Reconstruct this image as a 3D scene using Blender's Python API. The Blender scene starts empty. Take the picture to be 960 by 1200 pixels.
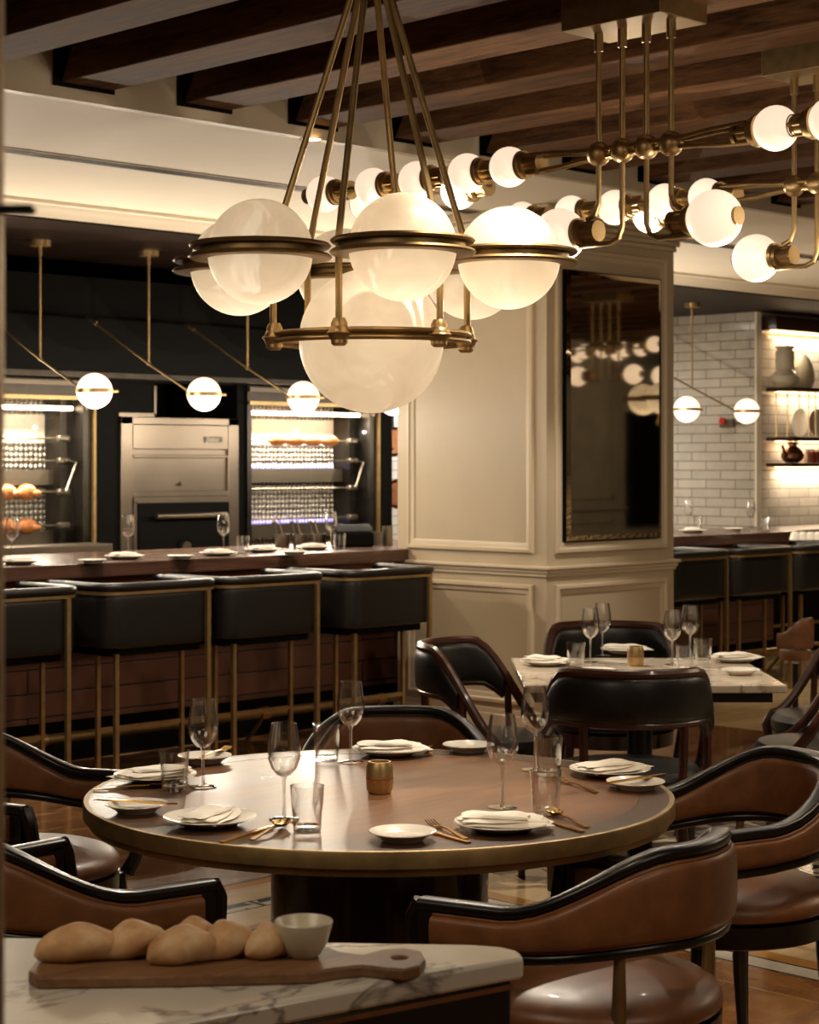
import bpy, bmesh, math, random
from mathutils import Vector, Matrix
random.seed(7)
PI = math.pi
C = bpy.context.scene.collection
E = 1.58                      # eye height
F = 2250.0                    # focal length in pixels of the 960 wide frame
SQ = math.sqrt(0.5)

# ------------------------------------------------------------------ placing
def LD(l, d, z=0.0):          # lateral / depth from the viewpoint -> room coordinates
    return Vector(((d + l) * SQ, (d - l) * SQ, z))
def at(px, py, z):            # where the sight line of a pixel meets height z
    d = F * (E - z) / (py - 540.0)
    return LD((px - 480) / F * d, d, z)
def heading(fl, fd):          # rotation about z so local +y points to (lateral, depth)
    x, y = (fd + fl) * SQ, (fd - fl) * SQ
    return math.atan2(-x, y)

# ------------------------------------------------------------------ mesh builder
class MB:
    def __init__(s): s.v = []; s.f = []
    def add(s, vs, fs, m=None):
        b = len(s.v)
        for p in vs:
            p = Vector(p); s.v.append(tuple(m @ p if m is not None else p))
        s.f += [tuple(b + i for i in f) for f in fs]
        return s
    def box(s, c, sz, rz=0.0, m=None):
        hx, hy, hz = sz[0] / 2, sz[1] / 2, sz[2] / 2
        R = Matrix.Translation(Vector(c)) @ Matrix.Rotation(rz, 4, 'Z')
        if m is not None: R = m @ R
        vs = [(x, y, z) for z in (-hz, hz) for x, y in ((-hx, -hy), (hx, -hy), (hx, hy), (-hx, hy))]
        return s.add(vs, [(3, 2, 1, 0), (4, 5, 6, 7), (0, 1, 5, 4), (1, 2, 6, 5), (2, 3, 7, 6), (3, 0, 4, 7)], R)
    def bb(s, x0, x1, y0, y1, z0, z1):
        return s.box(((x0 + x1) / 2, (y0 + y1) / 2, (z0 + z1) / 2), (x1 - x0, y1 - y0, z1 - z0))
    def loft(s, rings, closed=True, caps=True, cyc=False):
        n = len(rings[0]); vs = [p for r in rings for p in r]; fs = []
        R = len(rings)
        for i in range(R if cyc else R - 1):
            a, b = i * n, ((i + 1) % R) * n
            for j in range(n if closed else n - 1):
                k = (j + 1) % n
                fs.append((a + j, a + k, b + k, b + j))
        if caps and not cyc:
            fs.append(tuple(range(n))[::-1]); fs.append(tuple(range((R - 1) * n, R * n)))
        return s.add(vs, fs)
    def tube(s, pts, r, n=10, caps=True, cyc=False):
        pts = [Vector(p) for p in pts]; N = len(pts)
        rr = r if isinstance(r, (list, tuple)) else [r] * N
        rings = []; up = None
        for i, p in enumerate(pts):
            if cyc: t = (pts[(i + 1) % N] - pts[i - 1])
            else: t = (pts[min(i + 1, N - 1)] - pts[max(i - 1, 0)])
            t.normalize()
            if up is None:
                up = Vector((0, 0, 1)) if abs(t.z) < .9 else Vector((1, 0, 0))
            u = (up - t * up.dot(t)); u.normalize(); up = u; w = t.cross(u)
            rings.append([p + (u * math.cos(2 * PI * k / n) + w * math.sin(2 * PI * k / n)) * rr[i] for k in range(n)])
        return s.loft(rings, caps=caps, cyc=cyc)
    def cyl(s, p0, p1, r0, r1=None, n=16): return s.tube([p0, p1], [r0, r0 if r1 is None else r1], n)
    def lathe(s, prof, c=(0, 0, 0), n=32, caps=False, ax='z', sx=1, sy=1):
        rings = []
        for r, z in prof:
            ring = []
            for k in range(n):
                a = 2 * PI * k / n; x, y = r * math.cos(a) * sx, r * math.sin(a) * sy
                p = (x, y, z) if ax == 'z' else ((x, z, y) if ax == 'y' else (z, x, y))
                ring.append(Vector(c) + Vector(p))
            rings.append(ring)
        return s.loft(rings, caps=caps)
    def sph(s, c, r, n=32, k=18, sc=(1, 1, 1)):
        prof = [(r * math.sin(PI * i / k) + 1e-5, -r * math.cos(PI * i / k)) for i in range(k + 1)]
        b = len(s.v); s.lathe(prof, (0, 0, 0), n)
        for i in range(b, len(s.v)):
            v = s.v[i]; s.v[i] = (v[0] * sc[0] + c[0], v[1] * sc[1] + c[1], v[2] * sc[2] + c[2])
        return s
    def torus(s, c, R, r, n=48, m=10, a0=0, a1=2 * PI, sz=1.0):
        full = abs(a1 - a0 - 2 * PI) < 1e-6
        N = n if full else n + 1; rings = []
        for i in range(N):
            a = a0 + (a1 - a0) * i / n
            rings.append([Vector((c[0] + (R + r * math.cos(b)) * math.cos(a), c[1] + (R + r * math.cos(b)) * math.sin(a), c[2] + r * sz * math.sin(b)))
                          for b in [2 * PI * j / m for j in range(m)]])
        return s.loft(rings, cyc=full)
    def prism(s, poly, z0, z1):
        n = len(poly)
        vs = [(x, y, z0) for x, y in poly] + [(x, y, z1) for x, y in poly]
        fs = [tuple(range(n))[::-1], tuple(range(n, 2 * n))] + [(i, (i + 1) % n, n + (i + 1) % n, n + i) for i in range(n)]
        return s.add(vs, fs)
    def band(s, path, nor, zl, zh, o0, o1, rnd=0.0, k=5):
        rings = []
        for (p, nn, a, b) in zip(path, nor, zl, zh):
            sec = []
            hz, ho = (b - a) / 2, (o1 - o0) / 2; cz, co = (a + b) / 2, (o0 + o1) / 2
            if rnd > 0:
                for q in range(4 * k):
                    t = 2 * PI * (q + .5) / (4 * k); e = rnd
                    cx = math.copysign(abs(math.cos(t)) ** e, math.cos(t)); cy = math.copysign(abs(math.sin(t)) ** e, math.sin(t))
                    sec.append((co + ho * cx, cz + hz * cy))
            else: sec = [(o1, a), (o1, b), (o0, b), (o0, a)]
            rings.append([Vector((p[0] + nn[0] * o, p[1] + nn[1] * o, z)) for o, z in sec])
        return s.loft(rings)
    def mesh(s, name, m, ang=35):
        me = bpy.data.meshes.new(name); me.from_pydata(s.v, [], s.f)
        bm = bmesh.new(); bm.from_mesh(me)
        bmesh.ops.recalc_face_normals(bm, faces=bm.faces); bm.to_mesh(me); bm.free()
        me.polygons.foreach_set('use_smooth', [True] * len(me.polygons))
        me.set_sharp_from_angle(angle=math.radians(ang))
        if m: me.materials.append(m)
        me.update(); return me
    def build(s, name, m, parent=None, bev=0, ang=35, loc=None, sub=0):
        o = bpy.data.objects.new(name, s.mesh(name, m, ang)); C.objects.link(o)
        if parent: o.parent = parent
        if loc: o.location = loc
        if bev:
            b = o.modifiers.new('b', 'BEVEL'); b.width = bev; b.segments = 2; b.limit_method = 'ANGLE'; b.harden_normals = False
        if sub:
            q = o.modifiers.new('s', 'SUBSURF'); q.levels = sub; q.render_levels = sub
        return o

def tag(o, label=None, cat=None, group=None, kind=None):
    if label: o['label'] = label
    if cat: o['category'] = cat
    if group: o['group'] = group
    if kind: o['kind'] = kind
    return o
def thing(name, label, cat, loc=(0, 0, 0), rz=0.0, group=None):
    o = bpy.data.objects.new(name, None); C.objects.link(o)
    o.location = loc; o.rotation_euler = (0, 0, rz); o.empty_display_size = .1
    return tag(o, label, cat, group)
def struct(name, mb, m, **k):
    o = mb.build(name, m, **k); o['kind'] = 'structure'; return o
def dup(root, loc, rz=0.0, label=None, group=None):
    r = root.copy(); C.objects.link(r); r.location = loc; r.rotation_euler = (0, 0, rz)
    if label: r['label'] = label
    if group: r['group'] = group
    for ch in list(root.children):
        c = ch.copy(); C.objects.link(c); c.parent = r
        for g in list(ch.children):
            e = g.copy(); C.objects.link(e); e.parent = c
    return r
class Kind:                    # builds one of a kind the first time, copies it afterwards
    def __init__(s, make, cat): s.make = make; s.cat = cat; s.o = None
    def __call__(s, label, loc, rz=0.0, group=None):
        if s.o is None:
            s.o = s.make(); s.o.location = loc; s.o.rotation_euler = (0, 0, rz)
            tag(s.o, label, s.cat, group); return s.o
        r = dup(s.o, loc, rz, label, group)
        if group is None and 'group' in r: del r['group']
        return r

# ------------------------------------------------------------------ materials
def lin(c):
    return tuple((x / 255 / 12.92 if x / 255 <= .04045 else ((x / 255 + .055) / 1.055) ** 2.4) for x in c) + (1,)
class N:
    def __init__(s, name):
        s.m = bpy.data.materials.new(name); s.m.use_nodes = True; s.t = s.m.node_tree; s.t.nodes.clear()
        s.out = s.n('ShaderNodeOutputMaterial')
    def n(s, typ, **k):
        x = s.t.nodes.new(typ)
        for a, b in k.items(): setattr(x, a, b)
        return x
    def l(s, a, b): s.t.links.new(a, b)
    def co(s, scale=(1, 1, 1), rot=(0, 0, 0)):
        tc = s.n('ShaderNodeTexCoord'); mp = s.n('ShaderNodeMapping')
        mp.inputs['Scale'].default_value = scale; mp.inputs['Rotation'].default_value = rot
        s.l(tc.outputs['Object'], mp.inputs['Vector']); return mp.outputs['Vector']
    def noise(s, vec, scale, detail=4, rough=.55, dist=0):
        x = s.n('ShaderNodeTexNoise'); s.l(vec, x.inputs['Vector'])
        x.inputs['Scale'].default_value = scale; x.inputs['Detail'].default_value = detail
        x.inputs['Roughness'].default_value = rough; x.inputs['Distortion'].default_value = dist
        return x.outputs['Fac']
    def ramp(s, fac, stops):
        r = s.n('ShaderNodeValToRGB'); el = r.color_ramp.elements
        while len(el) < len(stops): el.new(.5)
        for e, (p, c) in zip(el, stops): e.position = p; e.color = c if len(c) == 4 else tuple(c) + (1,)
        s.l(fac, r.inputs['Fac']); return r.outputs['Color']
    def mix(s, fac, a, b, typ='MIX'):
        x = s.n('ShaderNodeMix', data_type='RGBA', blend_type=typ)
        for sock, v in ((x.inputs[0], fac), (x.inputs[6], a), (x.inputs[7], b)):
            if hasattr(v, 'links'): s.l(v, sock)
            else: sock.default_value = v
        return x.outputs[2]
    def math(s, op, a, b=0.0):
        x = s.n('ShaderNodeMath', operation=op)
        for i, v in enumerate((a, b)):
            if hasattr(v, 'links'): s.l(v, x.inputs[i])
            else: x.inputs[i].default_value = v
        return x.outputs[0]
    def bump(s, h, st=.2, dist=.01):
        b = s.n('ShaderNodeBump'); b.inputs['Strength'].default_value = st; b.inputs['Distance'].default_value = dist
        s.l(h, b.inputs['Height']); return b.outputs['Normal']
    def pbr(s, col, rough=.5, metal=0.0, nor=None, coat=0.0, emis=None, es=0.0, spec=.5, aniso=0):
        p = s.n('ShaderNodeBsdfPrincipled')
        for k, v in (('Base Color', col), ('Roughness', rough), ('Metallic', metal), ('Coat Weight', coat), ('Specular IOR Level', spec)):
            if hasattr(v, 'links'): s.l(v, p.inputs[k])
            else: p.inputs[k].default_value = v
        p.inputs['Coat Roughness'].default_value = .08
        if nor is not None: s.l(nor, p.inputs['Normal'])
        if emis is not None: 
            if hasattr(emis, 'links'): s.l(emis, p.inputs['Emission Color'])
            else: p.inputs['Emission Color'].default_value = emis
            p.inputs['Emission Strength'].default_value = es
        s.l(p.outputs[0], s.out.inputs['Surface']); return s.m

def plain(name, c, rough=.5, metal=0, coat=0, var=.15, sc=12, stretch=(1, 1, 1), bump=0, rv=.1, spec=.5):
    n = N(name); v = n.co(stretch); f = n.noise(v, sc, 5)
    c = lin(c); a = tuple(x * (1 - var) for x in c[:3]); b = tuple(min(1, x * (1 + var)) for x in c[:3])
    col = n.ramp(f, [(.3, a), (.7, b)])
    r = n.math('ADD', n.math('MULTIPLY', f, rv * 2), rough - rv)
    return n.pbr(col, r, metal, n.bump(f, bump, .004) if bump else None, coat, spec=spec)
def wood(name, dark, light, rough=.4, ax='y', sc=6, coat=0, st=14, bump=.15, spec=.5):
    n = N(name); s_ = {'x': (1, st, st), 'y': (st, 1, st), 'z': (st, st, 1)}[ax]
    v = n.co(tuple(q * .5 for q in s_)); f = n.noise(v, sc * .5, 6, .6, 1.2)
    f2 = n.noise(n.co(tuple(q * 2 for q in s_)), sc, 3)
    f3 = n.noise(n.co((.8, .8, .8)), 1.5, 2)
    g = n.math('ADD', n.math('MULTIPLY', f, .6), n.math('ADD', n.math('MULTIPLY', f2, .25), n.math('MULTIPLY', f3, .15)))
    col = n.ramp(g, [(.35, lin(dark)), (.65, lin(light))])
    return n.pbr(col, n.math('ADD', n.math('MULTIPLY', f, .15), rough - .07), 0, n.bump(f, bump, .003), coat, spec=spec)
def marble(name, base, vein, sc=3, rough=.15, w=.03):
    n = N(name); v = n.co(); f = n.noise(n.co((1, 2.1, 1), (0, 0, .5)), sc, 7, .52, .5)
    d = n.math('ABSOLUTE', n.math('SUBTRACT', f, .5)); g = n.noise(v, sc * .6, 3)
    k = n.ramp(d, [(0, (1, 1, 1)), (w, (0, 0, 0))]); k = n.math('MULTIPLY', k, n.ramp(g, [(.42, (0, 0, 0)), (.6, (1, 1, 1))]))
    soft = n.ramp(n.noise(v, sc * 1.4, 5), [(.3, lin(base)), (.8, tuple(x * .8 for x in lin(base)[:3]))])
    return n.pbr(n.mix(k, soft, lin(vein)), rough, coat=.2)
def tile(name, c, mortar, w, h, plane='yz', rough=.12, off=.5, ms=.004, var=.12, bump=.4):
    n = N(name); tc = n.n('ShaderNodeTexCoord'); sp = n.n('ShaderNodeSeparateXYZ'); n.l(tc.outputs['Object'], sp.inputs[0])
    cb = n.n('ShaderNodeCombineXYZ'); ix = {'x': 0, 'y': 1, 'z': 2}
    n.l(sp.outputs[ix[plane[0]]], cb.inputs[0]); n.l(sp.outputs[ix[plane[1]]], cb.inputs[1])
    b = n.n('ShaderNodeTexBrick', offset=off); n.l(cb.outputs[0], b.inputs['Vector'])
    b.inputs['Scale'].default_value = 1; b.inputs['Brick Width'].default_value = w; b.inputs['Row Height'].default_value = h
    b.inputs['Mortar Size'].default_value = ms; b.inputs['Mortar Smooth'].default_value = .2; b.inputs['Bias'].default_value = 0
    q = lin(c); b.inputs['Color1'].default_value = tuple(x * (1 - var) for x in q[:3]) + (1,); b.inputs['Color2'].default_value = tuple(min(1, x * (1 + var)) for x in q[:3]) + (1,)
    b.inputs['Mortar'].default_value = lin(mortar)
    inv = n.math('SUBTRACT', 1.0, b.outputs['Fac'])
    f = n.noise(n.co(), 9, 4); col = n.mix(.35, b.outputs['Color'], n.ramp(f, [(.3, tuple(x * .6 for x in q[:3])), (.75, q)]), 'MIX')
    col = n.mix(b.outputs['Fac'], col, lin(mortar))
    return n.pbr(col, rough, 0, n.bump(inv, bump, .004))
def thin_glass(name, tint=(1, 1, 1), f0=.05, edge=.85, p=3.0, rough=.02):
    n = N(name); lw = n.n('ShaderNodeLayerWeight'); lw.inputs['Blend'].default_value = .5
    k = n.math('ADD', n.math('MULTIPLY', n.math('POWER', lw.outputs['Facing'], p), edge), f0)
    t = n.n('ShaderNodeBsdfTransparent'); t.inputs[0].default_value = tuple(tint) + (1,)
    g = n.n('ShaderNodeBsdfGlossy'); g.inputs['Roughness'].default_value = rough; g.inputs['Color'].default_value = (.95, .95, .95, 1)
    mx = n.n('ShaderNodeMixShader'); n.l(k, mx.inputs[0]); n.l(t.outputs[0], mx.inputs[1]); n.l(g.outputs[0], mx.inputs[2])
    n.l(mx.outputs[0], n.out.inputs['Surface']); return n.m
def glow(name, c, st):
    n = N(name); return n.pbr(lin((250, 240, 225)), .3, emis=lin(c), es=st)
def alabaster(name, st, es):
    n = N(name); v = n.co(); f = n.noise(v, 5, 3, .5, 1.2)
    f2 = n.noise(n.co((1, 1, .3), (.5, .4, .2)), 8, 2, .5, 2.0)
    soft = n.ramp(f, [(.3, lin((214, 200, 178))), (.7, lin((236, 226, 208)))])
    vein = n.ramp(f2, [(.60, (0, 0, 0)), (.70, (1, 1, 1))])
    col = n.mix(n.math('MULTIPLY', vein, .55), soft, lin((255, 250, 240)))
    tr = n.n('ShaderNodeBsdfTranslucent'); n.l(col, tr.inputs[0])
    pr = n.n('ShaderNodeBsdfPrincipled'); n.l(col, pr.inputs['Base Color']); pr.inputs['Roughness'].default_value = .32
    n.l(col, pr.inputs['Emission Color']); pr.inputs['Emission Strength'].default_value = es
    mx = n.n('ShaderNodeMixShader'); mx.inputs[0].default_value = .5
    n.l(tr.outputs[0], mx.inputs[1]); n.l(pr.outputs[0], mx.inputs[2]); n.l(mx.outputs[0], n.out.inputs['Surface'])
    return n.m

BRASS = plain('aged_brass', (178, 150, 104), .38, .9, var=.12, sc=20, rv=.06)
BRASSD = plain('dull_brass', (146, 122, 82), .46, .85, var=.15, sc=25)
GOLD = plain('gold_cutlery', (214, 168, 96), .2, 1, var=.05)
STEEL = plain('brushed_steel', (118, 108, 96), .33, .85, var=.03, sc=3)
STEELD = plain('dark_steel', (70, 66, 62), .35, 1, var=.15)
BLACKM = plain('black_metal', (7, 6, 5), .6, .0, var=.2, spec=.08)
LEATHB = plain('black_leather', (19, 17, 15), .38, 0, coat=.04, spec=.5, var=.2, sc=60, bump=.12)
LEATHN = plain('brown_leather', (116, 74, 44), .42, 0, coat=.05, var=.22, sc=18, bump=.1, rv=.12)
BLACKW = plain('black_lacquered_wood', (12, 9, 8), .32, 0, coat=.08, var=.2, sc=8, rv=.03)
DARKW = wood('dark_mahogany', (26, 12, 8), (70, 36, 22), .3, 'z', 5, coat=.3)
RIMW = plain('polished_mahogany', (66, 34, 20), .3, 0, coat=.15, var=.3, rv=.04, sc=6, stretch=(1, 1, 4))
TOPW = wood('walnut_top', (66, 42, 26), (122, 84, 54), .3, 'x', 3.0, coat=.0, spec=.22, st=7, bump=0.0)
RINGW = wood('walnut_ring', (58, 38, 26), (88, 62, 42), .3, 'x', 4, coat=0, spec=.3, bump=.02)
BEAMW = wood('weathered_oak_beams', (46, 27, 15), (122, 84, 52), .65, 'y', 7, st=9, bump=.6, spec=.15)
PLANKD = wood('dark_plank_ceiling', (16, 9, 6), (44, 29, 20), .55, 'y', 4, spec=.15)
BARTOP = wood('bar_top_walnut', (48, 30, 24), (96, 66, 52), .25, 'x', 4, coat=.2, bump=.05)
BARAPR = wood('bar_apron_walnut', (118, 62, 36), (166, 96, 58), .4, 'x', 4)
BOARDW = wood('serving_board_walnut', (92, 62, 40), (140, 102, 70), .45, 'x', 5)
DRUMW = plain('drum_lacquer', (40, 20, 16), .22, 0, coat=.3, var=.25, sc=6)
CREAM = plain('cream_paint', (196, 180, 154), .42, 0, var=.03, sc=3)
CREAMP = plain('cream_panel_paint', (180, 164, 138), .45, 0, var=.04, sc=3)
SOFF = plain('soffit_paint', (240, 230, 210), .6, 0, var=.02, sc=2)
GREYP = plain('grey_panelling', (96, 92, 84), .5, 0, var=.15, sc=5)
WHITEC = plain('white_china', (236, 230, 218), .15, 0, var=.03, coat=.3)
CERAM = plain('cream_ceramic', (206, 198, 176), .3, 0, var=.05, coat=.2)
LINEN = plain('white_linen', (232, 224, 210), .85, 0, var=.06, sc=30, bump=.1)
MARBW = marble('white_marble', (214, 208, 196), (128, 122, 116), 3.2, .16, .022)
MARBT = marble('veined_table_marble', (220, 206, 184), (96, 66, 44), 6, .1, .05)
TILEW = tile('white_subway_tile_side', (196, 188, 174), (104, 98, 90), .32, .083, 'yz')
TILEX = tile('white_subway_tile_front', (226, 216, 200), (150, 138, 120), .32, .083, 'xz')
PLANKB = tile('bar_front_planks', (80, 48, 35), (18, 10, 8), 1.4, .125, 'xz', .3, .3, .005, .3, .6)
MIRROR = plain('antique_mirror', (208, 198, 180), .03, 1, var=.1, sc=2, rv=.01)
MIRE = plain('bevelled_mirror_edge', (205, 190, 165), .04, 1, var=.05, rv=.01)
GLASS = thin_glass('clear_glass', (.975, .975, .97), .06, 1.15, 1.8, .05)
GLASSS = thin_glass('solid_glass', (.95, .95, .94), .22, 1.0, 1.5, .05)
PANE = thin_glass('oven_glass', (.86, .88, .86), .015, .4, 4)
GREENG = plain('bottle_green_metal', (34, 48, 42), .3, .3)
BREAD = None
def mkbread():
    n = N('baked_crust'); v = n.co(); f = n.noise(v, 9, 5, .6); g = n.noise(v, 60, 3)
    col = n.ramp(f, [(.32, lin((226, 204, 168))), (.5, lin((200, 158, 110))), (.68, lin((158, 104, 62)))])
    return n.pbr(col, .6, nor=n.bump(n.math('ADD', f, n.math('MULTIPLY', g, .3)), .5, .006))
BREAD = mkbread()
OPAL = glow('opal_lamp_glass', (255, 226, 196), .9)
OPALB = glow('bar_lamp_glass', (255, 226, 190), 1.6)
ALAB = alabaster('alabaster', 1, .10)
STRIPL = glow('warm_led', (255, 205, 140), 10)
TUBEL = glow('oven_tube', (255, 226, 190), 18)
FLAMEB = glow('gas_flame', (120, 110, 255), 2.2)
FLAMEO = glow('orange_flame', (255, 150, 80), 2.5)
STUD = None
def mkstud():
    n = N('studded_steel'); vo = n.n('ShaderNodeTexVoronoi'); n.l(n.co((1, .01, 1)), vo.inputs['Vector'])
    vo.inputs['Scale'].default_value = 26; vo.inputs['Randomness'].default_value = .15
    h = n.ramp(vo.outputs['Distance'], [(.05, (1, 1, 1)), (.55, (0, 0, 0))])
    return n.pbr(n.ramp(vo.outputs['Distance'], [(.25, lin((214, 204, 190))), (.6, lin((70, 62, 54)))]), .3, .4, n.bump(h, 1, .02))
STUD = mkstud()

# ------------------------------------------------------------------ floor
def fmat(kind):
    n = N('floor_' + kind)
    if kind == 'golden':
        tc = n.co(); b = n.n('ShaderNodeTexBrick', offset=0); n.l(tc, b.inputs['Vector']); b.inputs['Scale'].default_value = 1
        b.inputs['Brick Width'].default_value = .6; b.inputs['Row Height'].default_value = .6; b.inputs['Mortar Size'].default_value = .003
        f = n.noise(n.co((1, 1, 1)), 3.2, 7, .6, 1.5)
        col = n.ramp(f, [(.3, lin((112, 68, 30))), (.55, lin((158, 104, 50))), (.75, lin((190, 140, 82)))])
        return n.pbr(n.mix(b.outputs['Fac'], col, lin((200, 160, 104))), .14, coat=.3)
    if kind == 'brown':
        f = n.noise(n.co((.6, 3.2, 1), (0, 0, .15)), 3.5, 7, .6, 1.4)
        return n.pbr(n.ramp(f, [(.3, lin((84, 52, 32))), (.52, lin((132, 92, 60))), (.75, lin((176, 138, 100)))]), .2, coat=.2)
    if kind == 'beige':
        f = n.noise(n.co((1, 4, 1)), 4, 6, .6, .6)
        return n.pbr(n.ramp(f, [(.3, lin((196, 164, 118))), (.75, lin((224, 198, 156)))]), .16, coat=.2)
    if kind == 'ochre': return n.pbr(lin((178, 124, 56)), .16, coat=.2)
    if kind == 'black': return n.pbr(lin((14, 12, 11)), .14, coat=.2)
    if kind == 'white':
        f = n.noise(n.co(), 6, 6, .6, 1)
        return n.pbr(n.ramp(f, [(.3, lin((196, 184, 164))), (.7, lin((226, 216, 198)))]), .14, coat=.2)
    # mosaic of black and white triangles
    tc = n.co((6.5, 6.5, 1)); sp = n.n('ShaderNodeSeparateXYZ'); n.l(tc, sp.inputs[0])
    fx = n.math('FRACT', sp.outputs[0]); fy = n.math('FRACT', sp.outputs[1])
    tri = n.math('LESS_THAN', n.math('MULTIPLY', n.math('ABSOLUTE', n.math('SUBTRACT', fx, .5)), 2.0), n.math('SUBTRACT', .85, fy))
    sq = n.math('LESS_THAN', n.math('ABSOLUTE', n.math('SUBTRACT', n.math('FRACT', n.math('MULTIPLY', sp.outputs[0], .5)), .5)), .035)
    sq2 = n.math('LESS_THAN', n.math('ABSOLUTE', n.math('SUBTRACT', n.math('FRACT', n.math('MULTIPLY', sp.outputs[1], .5)), .5)), .035)
    k = n.math('MAXIMUM', tri, n.math('MAXIMUM', sq, sq2))
    return n.pbr(n.mix(k, lin((214, 198, 170)), lin((16, 14, 13))), .15, coat=.25)
X0, X1, Y0, Y1 = -2.0, 21.0, -1.35, 12.6
FM = {k: fmat(k) for k in ('golden', 'brown', 'beige', 'ochre', 'black', 'white', 'mosaic')}
fkeys = list(FM)
xs = [(X0, 'golden'), (5.0, 'black'), (5.012, 'white'), (5.1, 'black'), (5.112, 'ochre'), (5.19, 'beige'), (5.42, 'mosaic'), (9.4, 'mosaic')]
ys = [(Y0, 'golden'), (4.84, 'white'), (4.94, 'black'), (4.952, 'ochre'), (5.0, 'beige'), (5.18, 'black'), (5.19, 'mosaic'), (5.27, 'black'), (5.28, 'beige'), (5.46, 'ochre'), (5.53, 'black'), (5.542, 'brown')]
xe = [q[0] for q in xs] + [X1]; ye = [q[0] for q in ys] + [Y1]
mb = MB(); mi = []
mb.v = [(x, y, 0) for y in ye for x in xe]; nx = len(xe)
for j in range(len(ys)):
    for i in range(len(xs)):
        mb.f.append((j * nx + i, j * nx + i + 1, (j + 1) * nx + i + 1, (j + 1) * nx + i))
        if ys[j][1] == 'brown' and xs[i][0] < 5.4: k = 'brown'
        elif ys[j][1] == 'brown': k = 'beige' if i == len(xs) - 1 else 'brown'
        elif i >= len(xs) - 2: k = 'mosaic'
        elif j == 0: k = xs[i][1]
        elif i == 0: k = ys[j][1]
        else: k = 'beige'
        mi.append(fkeys.index(k))
fl = mb.build('floor', None); fl['kind'] = 'structure'
for k in fkeys: fl.data.materials.append(FM[k])
for p, k in zip(fl.data.polygons, mi): p.material_index = k

# ------------------------------------------------------------------ shell
YF, ZS, YC, ZK = 6.28, 3.0, 8.84, 2.9
struct('ceiling', MB().bb(X0, X1, Y0, YF, 3.36, 3.42), PLANKD)
struct('ceiling_fascia', MB().bb(X0, X1, YF, YF + .05, ZS, 3.36), CREAM)
struct('ceiling_soffit', MB().bb(X0, X1, YF + .05, YC, ZS, ZS + .05), SOFF)
struct('ceiling_kitchen', MB().bb(X0, X1, YC, Y1, ZK, ZK + .05), PLANKD)
m = MB()
prof = [(0, ZS), (0, ZS - .02), (.015, ZS - .025), (.03, ZS - .05), (.05, ZS - .07), (.055, ZS - .085), (.07, ZS - .1), (.1, ZS - .1), (.1, ZS)]
m.loft([[Vector((x, YC - .06 + a, b)) for a, b in prof] for x in (X0, X1)])
struct('trim_1', m, SOFF)
k = 0
for i in range(-3, 28):
    x = 4.34 + .61 * i
    if x + .26 > X1: break
    b = MB(); w = .25; y1 = YF - .012; zb, zt = 3.06, 3.36; y2 = y1 - .17
    b.add([(x, Y0, zb), (x + w, Y0, zb), (x + w, Y0, zt), (x, Y0, zt), (x, y1, zb), (x + w, y1, zb), (x + w, y2, zt), (x, y2, zt)],
          [(0, 1, 2, 3), (7, 6, 5, 4), (0, 4, 5, 1), (1, 5, 6, 2), (2, 6, 7, 3), (3, 7, 4, 0)])
    struct('ceiling_beam', b, BEAMW, bev=.006)
    struct('ceiling_beam_end_plate', MB().bb(x - .03, x + w + .01, YF - .012, YF - .004, zb - .015, zt), BLACKM)  # thin black plate on the fascia behind the beam end
# vent slot in the soffit
v = MB()
vt = thing('linear_air_vent', 'long narrow slotted air vent set in the pale soffit', 'vent', (0, 0, 0))
v.bb(3.2, 12, 7.42, 7.54, ZS - .006, ZS - .001); v.build('frame', CREAMP, vt)
for yy in (7.44, 7.465, 7.49, 7.515):
    MB().bb(3.2, 12, yy, yy + .012, ZS - .009, ZS - .006).build('slot', STEELD, vt)
# walls
struct('wall_back', MB().bb(10.4, X1, 12.4, 12.5, 0, ZK), TILEX)
struct('wall_kitchen', MB().bb(X0, 10.4, 11.5, 11.6, 0, ZK), BLACKM)
struct('wall_left', MB().bb(X0 - .1, X0, Y0, Y1, 0, 3.4), GREYP)
struct('wall_far', MB().bb(X1, X1 + .1, Y0, Y1, 0, 3.4), GREYP)
struct('wall_right', MB().bb(X0, X1, Y0 - .1, Y0, 0, 3.4), GREYP)
# panelling on the right wall (seen in the mirror)
for i, x in enumerate([13.4 + 1.15 * q for q in range(5)]):
    m = MB()
    for z0, z1 in ((.18, .84), (1.1, 2.75)):
        x1 = x + .95
        m.bb(x, x1, Y0, Y0 + .02, z0, z0 + .04).bb(x, x1, Y0, Y0 + .02, z1 - .04, z1).bb(x, x + .04, Y0, Y0 + .02, z0, z1).bb(x1 - .04, x1, Y0, Y0 + .02, z0, z1)
    struct('wall_right_panelling', m, GREYP)
struct('trim_2', MB().bb(12.5, X1, Y0, Y0 + .03, .96, 1.0), GREYP)
m = MB().bb(19.2, 20.9, Y0, Y0 + .05, .75, 2.2); struct('window_1', m, BLACKM)
m = MB()
for q in range(18): m.box((20.05, Y0 + .07, .82 + q * .078), (1.6, .03, .05))
struct('window_1_shutter', m, BLACKM)

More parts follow.
